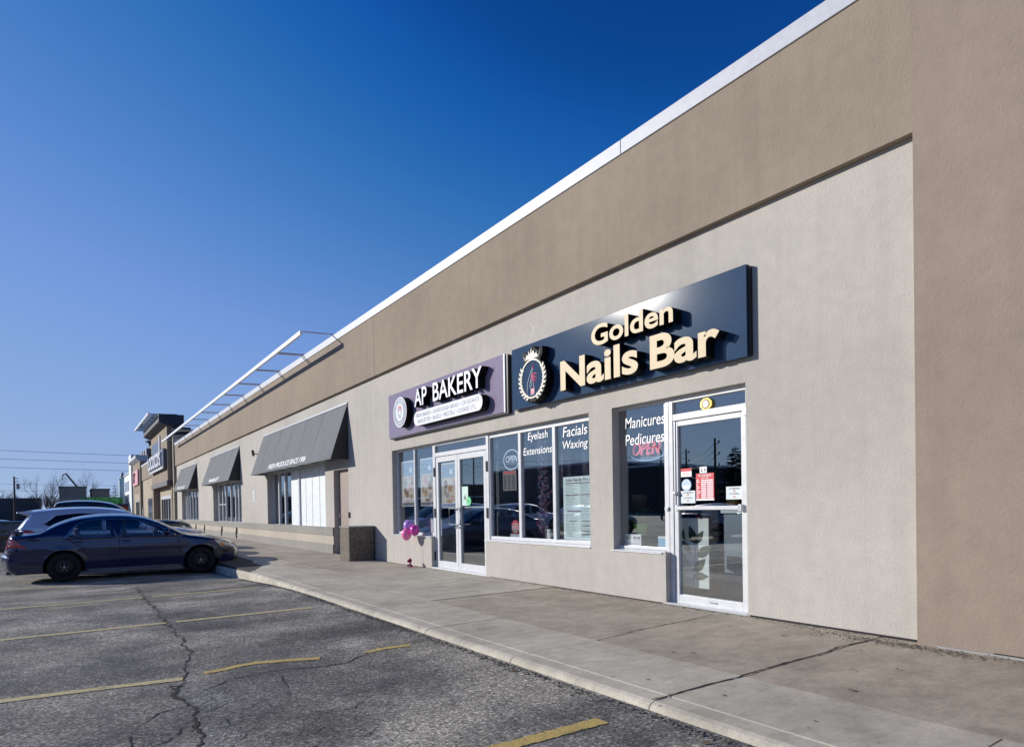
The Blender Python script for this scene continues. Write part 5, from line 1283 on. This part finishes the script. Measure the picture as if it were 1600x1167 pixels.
mb = MB(); mb.prism([(-.22, 6.35), (-.62, 6.65), (-.62, 6.95), (8, 6.95), (8, 6.35)], -82.8, -73.0, 'X'); mk('cornice', mb, M_COP, t2)
mb = MB(); mb.box(-80.3, -74.0, -.235, -.221, 0, 3.15); mk('door_recess', mb, M_TAN, t2)
mb = MB(); mb.box(-78.3, -74.3, -.27, -.236, 0, 2.4); dd = mk('door', mb, M_ALU2, t2); mb = MB()
for a in (-78.1, -76.8, -75.5): mb.box(a, a+1.0, -.285, -.271, .1, 2.3)
mk('pane', mb, plain('dark_pane', 0), dd)
s5 = thing('shop_sign', 'pink square sign with dark figure on the far brown tower', 'sign', (-79, -.8, 4.1))
mb = MB(); mb.box(-80.3, -74.2, -.38, -.225, 4.05, 5.6); mk('board', mb, plain('pink_board', (.62, .28, .32), .5), s5)
mb = MB(); mb.box(-78.6, -77.9, -.46, -.385, 4.35, 5.4); mb.box(-79.4, -77.1, -.46, -.385, 5.05, 5.35); mb.box(-80.1, -79.2, -.46, -.385, 4.35, 4.8); mk('mark', mb, plain('plum_mark', (.16, .01, .05), .5), s5)
ru = thing('rooftop_unit', 'dark grey rooftop equipment block with a vent pipe behind the low beige shop', 'rooftop unit', (-110, 6, 0))
mb = MB(); mb.box(-139, -100, 4.0, 12, 0, 11.2); mk('block', mb, plain('dark_roof_block', (.10, .12, .15), .7), ru)
mb = MB(); mb.tube([(-119, 5, 11), (-119, 5, 12.8)], .35, 8); mb.tube([(-119, 5, 12.6), (-119, 5, 12.9)], .8, 8); mk('vent', mb, M_BLACK, ru)
for a in (-115, -111.5, -108):
    mb = MB(); mb.box(a, a+2.2, 3.2, 4.0, 8.4, 9.8+random.random()); mk('condenser', mb, plain('unit_grey', (.15, .16, .20), .6), ru)
wb_ = thing('office_building', 'white three-storey building with rows of windows at the far end of the mall', 'building', (-155, 8, 0))
M_WB = plain('white_render', (.74, .78, .80), .6)
mb = MB(); mb.box(-166, -143, 4, 14, 0, 9.15); mb.box(-146, -140.6, 3.6, 14, 0, 12.3); mk('wall', mb, M_WB, wb_)
for z0, z1 in ((5.7, 7.8), (2.9, 5.0), (.4, 2.2)):
    for a in (-163.5, -159.5, -155.5, -151.5, -147.8):
        mb = MB(); mb.box(a, a+2.2, 3.93, 3.998, z0, z1); mk('window', mb, plain('slate_pane', (.22, .28, .33), .1, .3), wb_)
mb = MB(); mb.box(-166.3, -143, 3.8, 14, 9.15, 9.4); mk('coping', mb, M_COP, wb_)
co = thing('round_pylon', 'tall pale green round pylon standing left of the white three-storey building', 'pylon', (-175, 4.1, 0))
mb = MB(); mb.lathe([(.75, 0), (.75, 8.9), (.85, 9.0), (.85, 9.2), (.0, 9.3)], (-175, 4.15, 0), 'Z', 20); mk('shaft', mb, plain('pale_green_cladding', (.55, .66, .66), .5), co, smooth=True)
mb = MB(); mb.lathe([(.3, 9.2), (.4, 9.8), (.25, 10.6), (.0, 10.8)], (-175, 4.15, 0), 'Z', 12); mk('finial', mb, plain('grey_lamp', (.25, .28, .30), .5), co)
tr_ = thing('parked_lorry', 'dark lorry with red and orange cab in front of the white building', 'lorry', (-120, .8, -.24))
mb = MB(); mb.box(-124, -118, -.6, 1.6, .5, 2.6); mk('box', mb, plain('lorry_blue', (.06, .07, .12), .5), tr_)
mb = MB(); mb.box(-118, -116.2, -.5, 1.5, .4, 2.3); mk('cab', mb, plain('lorry_red', (.4, .06, .03), .4), tr_)
for x in (-123, -119, -117):
    mb = MB(); mb.lathe([(0, -.12), (.45, -.12), (.45, .12), (0, .12)], (x, -.5, .2), 'Y', 14); mk('wheel', mb, M_TYRE, tr_)

# ================================================================== THE FAR SIDE OF THE LOT
gw = thing('green_hoarding', 'long bright green foliage-printed hoarding at the back of the lot', 'hoarding', (-148, 0, -.24))
m, n, b = nodes('green_print'); b.inputs['Roughness'].default_value = .7
f = noise(n, 1.1, 6, .7); n.links.new(ramp(n, f, [(.35, (.03, .13, .03)), (.5, (.07, .32, .08)), (.62, (.16, .48, .15)), (.75, (.40, .60, .42))]), b.inputs['Base Color'])
mb = MB(); mb.box(-148.2, -148, -4.2, 2.6, -.2, 4.3); mk('panel', mb, m, gw)
mb = MB(); [mb.box(-148.4, -148.2, y, y+.12, -.2, 4.2) for y in (-4.1, -2, 0, 2.3)]; mk('post', mb, M_ALU2, gw)
def wh_mat(nm, col):
    m, n, b = nodes(nm); b.inputs['Roughness'].default_value = .7; f = noise(n, .9, 5, .6, stretch=(1, .3, 3)); n.links.new(ramp(n, f, [(.35, tuple(x*.8 for x in col)), (.65, tuple(x*1.1 for x in col))]), b.inputs['Base Color']); return m
def fbuild(nm, lab, x, y0, y1, z1, mat, roof=.3, dep=14, bands=()):
    t = thing(nm, lab, 'building', (x-dep/2, (y0+y1)/2, -.3)); mb = MB(); mb.box(x-dep, x, y0, y1, -.3, z1); mk('wall', mb, mat, t)
    mb = MB(); mb.box(x-dep-.1, x+.12, y0-.12, y1+.12, z1, z1+roof); mk('roof_edge', mb, plain('roof_edge_dark', (.07, .075, .085), .6), t)
    if bands:
        mb = MB()
        for a, b_, c, d in bands: mb.box(x, x+.05, a, b_, c, d)
        mk('panel', mb, plain('panel_grey', (.19, .19, .20), .6), t)
    return t
fbuild('grey_warehouse', 'tall plain grey warehouse block below the raised crane arm', -160, -7.9, -3.2, 6.55, wh_mat('warehouse_grey', (.15, .15, .165)), bands=((-7.7, -5.6, 1, 4.4), (-5.4, -3.4, 1, 4.4)))
fbuild('grey_warehouse', 'lower brown-grey block above the green hoarding', -160, -2.3, .9, 6.1, wh_mat('warehouse_brown', (.17, .15, .15)))
fbuild('dark_shed', 'long low dark shed behind the wooden pole at the left edge', -170, -60, -11.5, 4.55, wh_mat('shed_dark', (.055, .06, .07)), roof=.12)
cr = thing('crane_arm', 'dark folding crane arm raised behind the tall grey warehouse', 'crane', (-176, -5, 0))
def at(px, py, X):  # helper for far things: direction through the horizon, kept only as numbers
    return None
mb = MB(); mb.tube([(-176, -4.6, 0), (-176, -4.6, 7.2), (-176, -6.75, 10.3), (-176, -7.35, 9.9)], .20, 6); mb.tube([(-176, -7.35, 9.9), (-176, -7.4, 8.7)], .07, 5); mk('arm', mb, plain('crane_dark', (.03, .035, .045), .6), cr)
# utility pole at the left edge
def upole(x, y, h, label, arms=True, r=.16, group=None, tz=None):
    t = thing('utility_pole', label, 'utility pole', (x, y, -.3), group); mb = MB(); mb.tube([(x, y, -.3), (x, y, h)], [r*1.2, r*.75], 10); mk('pole', mb, plain('pole_wood', (.055, .048, .042), .9), t, smooth=True)
    if arms:
        for k in range(3):
            mb = MB(); z = h-.7-k*1.3; mb.tube([(x, y, z), (x+.55, y+.0, z+.12)], .035, 5); mb.lathe([(0, 0), (.09, 0), (.09, .3), (.0, .32)], (x+.55, y, z+.1), 'Z', 8); mk('insulator', mb, plain('insulator_grey', (.10, .10, .11), .4), t)
    return t
p_ = upole(-150, -14.55, 8.3, 'wooden utility pole with transformer at the left edge of the photo', False, .17)
mb = MB(); mb.lathe([(0, 5.9), (.28, 5.9), (.28, 6.9), (0, 7.0)], (-149.6, -14.0, 0), 'Z', 10); mk('transformer', mb, plain('grey_lamp', 0), p_); mb = MB(); mb.tube([(-150, -14.5, 8.0), (-149.8, -13.9, 7.9)], .06, 5); mb.tube([(-150, -14.5, 7.2), (-149.8, -13.9, 7.5)], .06, 5); mk('crossarm', mb, M_BLACK, p_)
for i, (z, lab) in enumerate(((20.7, 'topmost'), (18.1, 'second from the top'), (15.5, 'third from the top'), (10.4, 'fourth from the top'), (8.3, 'lowest'))):
    mb = MB(); mb.tube([(-250, -230+k*20, z+.9*((k % 10-5)/5)**2-.5) for k in range(22)], .055 if i < 3 else .035, 4)
    one('power_line', mb, plain('wire_grey', (.12, .13, .15), .6), 'thin overhead wire, %s of five crossing the sky at the left' % lab, 'wire', group='overhead power lines')
# bare trees
M_BARK = plain('bark', (.085, .072, .062), .95)
def bare_tree(x, y, h, sp, seed, label, nst=5, group=None, zb=-.3):
    random.seed(seed); t = thing('bare_tree', label, 'tree', (x, y, zb), group); tr = MB(); cr_ = MB()
    def grow(mb, p, d, L, r, lv):
        pts = [p]; n_ = 4
        for i in range(n_):
            d = (d+Vector((random.gauss(0, .10), random.gauss(0, .10), random.gauss(.03, .05)))).normalized(); pts.append(pts[-1]+d*L/n_)
        mb.tube(pts, [r*(1-.5*i/n_) for i in range(n_+1)], 5 if lv < 2 else 3, cap=False)
        if lv >= 4: return
        for k in range((3, 4, 4, 4)[lv]):
            i = random.randint(1 if lv else 2, n_); q = pts[i]; a = random.uniform(0, 2*pi); s_ = random.uniform(.35, .75)
            nd = (d+Vector((cos(a)*s_, sin(a)*s_, random.uniform(-.05, .35)))).normalized(); grow(cr_, q, nd, L*random.uniform(.5, .72), r*.48, lv+1)
    for k in range(nst):
        a = 2*pi*k/nst+random.random(); grow(tr, Vector((x, y, zb)), Vector((cos(a)*sp, sin(a)*sp, 1)).normalized(), h*.50, h*.010, 0)
    mk('trunk', tr, M_BARK, t, fixn=False); mk('crown', cr_, M_BARK, t, fixn=False); return t
bare_tree(-138, -9.4, 9.2, .26, 5, 'tall bare multi-stemmed tree beside the tall grey warehouse', 4)
bare_tree(-178, -3.3, 10.5, .26, 9, 'pale bare tree behind the tall grey warehouse, under the crane arm', 4)
random.seed(77)
def conifer(x, y, h, r, label, group=None, seed=1, n=26):
    random.seed(seed); t = thing('conifer', label, 'tree', (x, y, -.3), group); mb = MB(); mb.tube([(x, y, -.3), (x, y, h)], [h*.02, .02], 7); mk('trunk', mb, M_BARK, t)
    mb = MB()
    for k in range(n):
        z = h*(.12+.86*k/n); L = r*(1-(k/n))**.8*random.uniform(.75, 1.2)+.15
        for q in range(7):
            a = random.uniform(0, 2*pi); d = Vector((cos(a), sin(a), random.uniform(-.25, .12))); 
            for s_ in range(9):
                p = Vector((x, y, z))+d*L*(s_+1)/9; u = Vector((-d.y, d.x, 0)); ww = L*.16*(1.15-(s_+1)/9)+.04
                for e in (-1, 1):
                    tip = p+u*e*ww*random.uniform(1.2, 2.2)+d*ww*.9+Vector((0, 0, -ww*random.uniform(.2, .8)))
                    mb.add([p-d*.05, tip, p+d*.12+Vector((0, 0, .04))], [(0, 1, 2)])
    mk('crown', mb, plain('conifer_needles', (.018, .030, .016), .9), t, fixn=False); return t
for i, (y, h, x) in enumerate(((-8.8, 4.6, -165), (-6.9, 5.6, -190), (2.3, 7.2, -168))):
    conifer(x, y, h+.6, 1.3, ('small dark conifer right of the bare tree', 'dark conifer tip left of the tall grey warehouse', 'dark tree top beside the pale green pylon')[i], seed=40+i, n=14)
# scrubby far treeline over the shed: reads as one mass
mb = MB(); random.seed(15)
for i in range(900):
    y = random.uniform(-75, 8); z0 = 3; hh = random.uniform(3.5, 6.2)+1.2*sin(y*.9)*.6; x = random.uniform(-215, -195)
    mb.tube([(x, y, z0), (x, y+random.gauss(0, .2), hh*.7+1), (x, y+random.gauss(0, .5), hh+random.uniform(.2, 1.0))], [.09, .06, .015], 3, cap=False)
    for q in range(3): zz = random.uniform(3.5, hh); mb.tube([(x, y, zz), (x, y+random.gauss(0, .9), zz+random.uniform(.4, 1.1))], [.05, .015], 3, cap=False)
o = mk('distant_scrub', mb, plain('scrub_bark', (.07, .07, .075), 1), fixn=False); o['kind'] = 'stuff'

# ================================================================== ACROSS THE LOT (mirrored in the glass)
def acr(nm, lab, x0, x1, y, h, col, dep=25):
    t = thing(nm, lab, 'building', ((x0+x1)/2, y-dep/2, -.3), 'low buildings across the lot'); mb = MB(); mb.box(x0, x1, y-dep, y, -.3, h); mk('wall', mb, stucco(nm+'_wall', col), t)
    mb = MB(); mb.box(x0-.2, x1+.2, y-dep-.2, y+.2, h, h+.35); mk('parapet', mb, M_ALU2, t)
    k = x0+2
    while k < x1-5:
        m2 = MB(); m2.box(k, k+3.4, y, y+.05, .2, min(2.8, h-1)); mk('window', m2, plain('dark_pane', 0), t); k += 5.5
acr('strip_block', 'dark low commercial block across the lot, mirrored in the nail bar windows', -118, -82, -70, 8.6, (.10, .10, .11))
acr('strip_block', 'dark flat-roofed block across the lot, mirrored beside the light pole in the narrow window', -82, -68.5, -70, 7.2, (.07, .075, .08))
acr('strip_block', 'long low shed across the lot, mirrored in the bakery doors', -165, -121, -72, 3.4, (.12, .11, .11))
acr('strip_block', 'low pitched shed across the lot, mirrored behind the conifer', -66, -40, -80, 4.3, (.08, .08, .085))
acr('strip_block', 'brick-coloured block far across the lot, mirrored in the awning windows', -260, -170, -95, 8, (.16, .11, .09))
upole(-63.1, -70, 9.4, 'wooden pole mirrored left in the door glass', group='poles across the lot')
upole(-46.5, -55, 8.7, 'wooden pole mirrored in the middle of the door glass', group='poles across the lot')
upole(-119.5, -67, 12.6, 'wooden pole mirrored in the right bakery door leaf', group='poles across the lot')
for dz in (0, .9, 1.8, 3.2):
    mb = MB(); P_ = [(-46.5, -55, 8.2-dz*.9), (-63.1, -70, 8.9-dz), (-119.5, -67, 11.9-dz), (-200, -70, 12-dz)]
    pts = []
    for a, b_ in zip(P_[:-1], P_[1:]):
        for k in range(8): t_ = k/8; pts.append((a[0]+(b_[0]-a[0])*t_, a[1]+(b_[1]-a[1])*t_, a[2]+(b_[2]-a[2])*t_-1.0*4*t_*(1-t_)))
    mb.tube(pts, .03, 4); one('power_line', mb, plain('wire_grey', 0), 'sagging wire strung between the mirrored poles, ' + {0: 'highest', .9: 'second', 1.8: 'third', 3.2: 'lowest'}[dz] + ' of four', 'wire', group='wires across the lot')
def lamp_post(x, y, h, label, dx=1.6):
    t = thing('street_lamp', label, 'street lamp', (x, y, -.3), 'lamps across the lot'); mb = MB(); mb.tube([(x, y, -.3), (x, y, h)], [.12, .07], 10); mk('pole', mb, M_BLACK, t, smooth=True)
    mb = MB(); mb.tube([(x, y, h-.1), (x-dx*.5, y, h+.35), (x-dx, y, h+.45)], .045, 6); mk('arm', mb, M_BLACK, t, smooth=True)
    mb = MB(); mb.box(x-dx-.6, x-dx, y-.15, y+.15, h+.38, h+.52); mk('lamp_head', mb, plain('lamp_head_grey', (.4, .42, .45), .4), t, bevel=.03)
lamp_post(-58.2, -70, 6.1, 'curved-arm street lamp mirrored between the two poles in the door glass', 2.4)
lamp_post(-41.3, -40, 6.3, 'tall lamp post mirrored in the narrow window', .6)
conifer(-38.0, -47, 6.8, 2.6, 'large dark conifer mirrored at the right of the door glass', 'trees across the lot', 3, 34)
conifer(-35.9, -46, 5.2, 2.4, 'shorter conifer mirrored at the right edge of the door glass', 'trees across the lot', 4, 30)

conifer(44, -9, 7, 2.4, 'unseen conifer added beyond the right end of the mall for the car reflections', 'trees across the lot', 6, 24)  # out-of-view tree, added as something dark for the car paint to reflect
acr('strip_block', 'unseen dark low block added behind the camera to darken the car reflections', 62, 90, -4, 6.5, (.12, .11, .11), 60)  # out-of-view block, added to darken what the car sides reflect
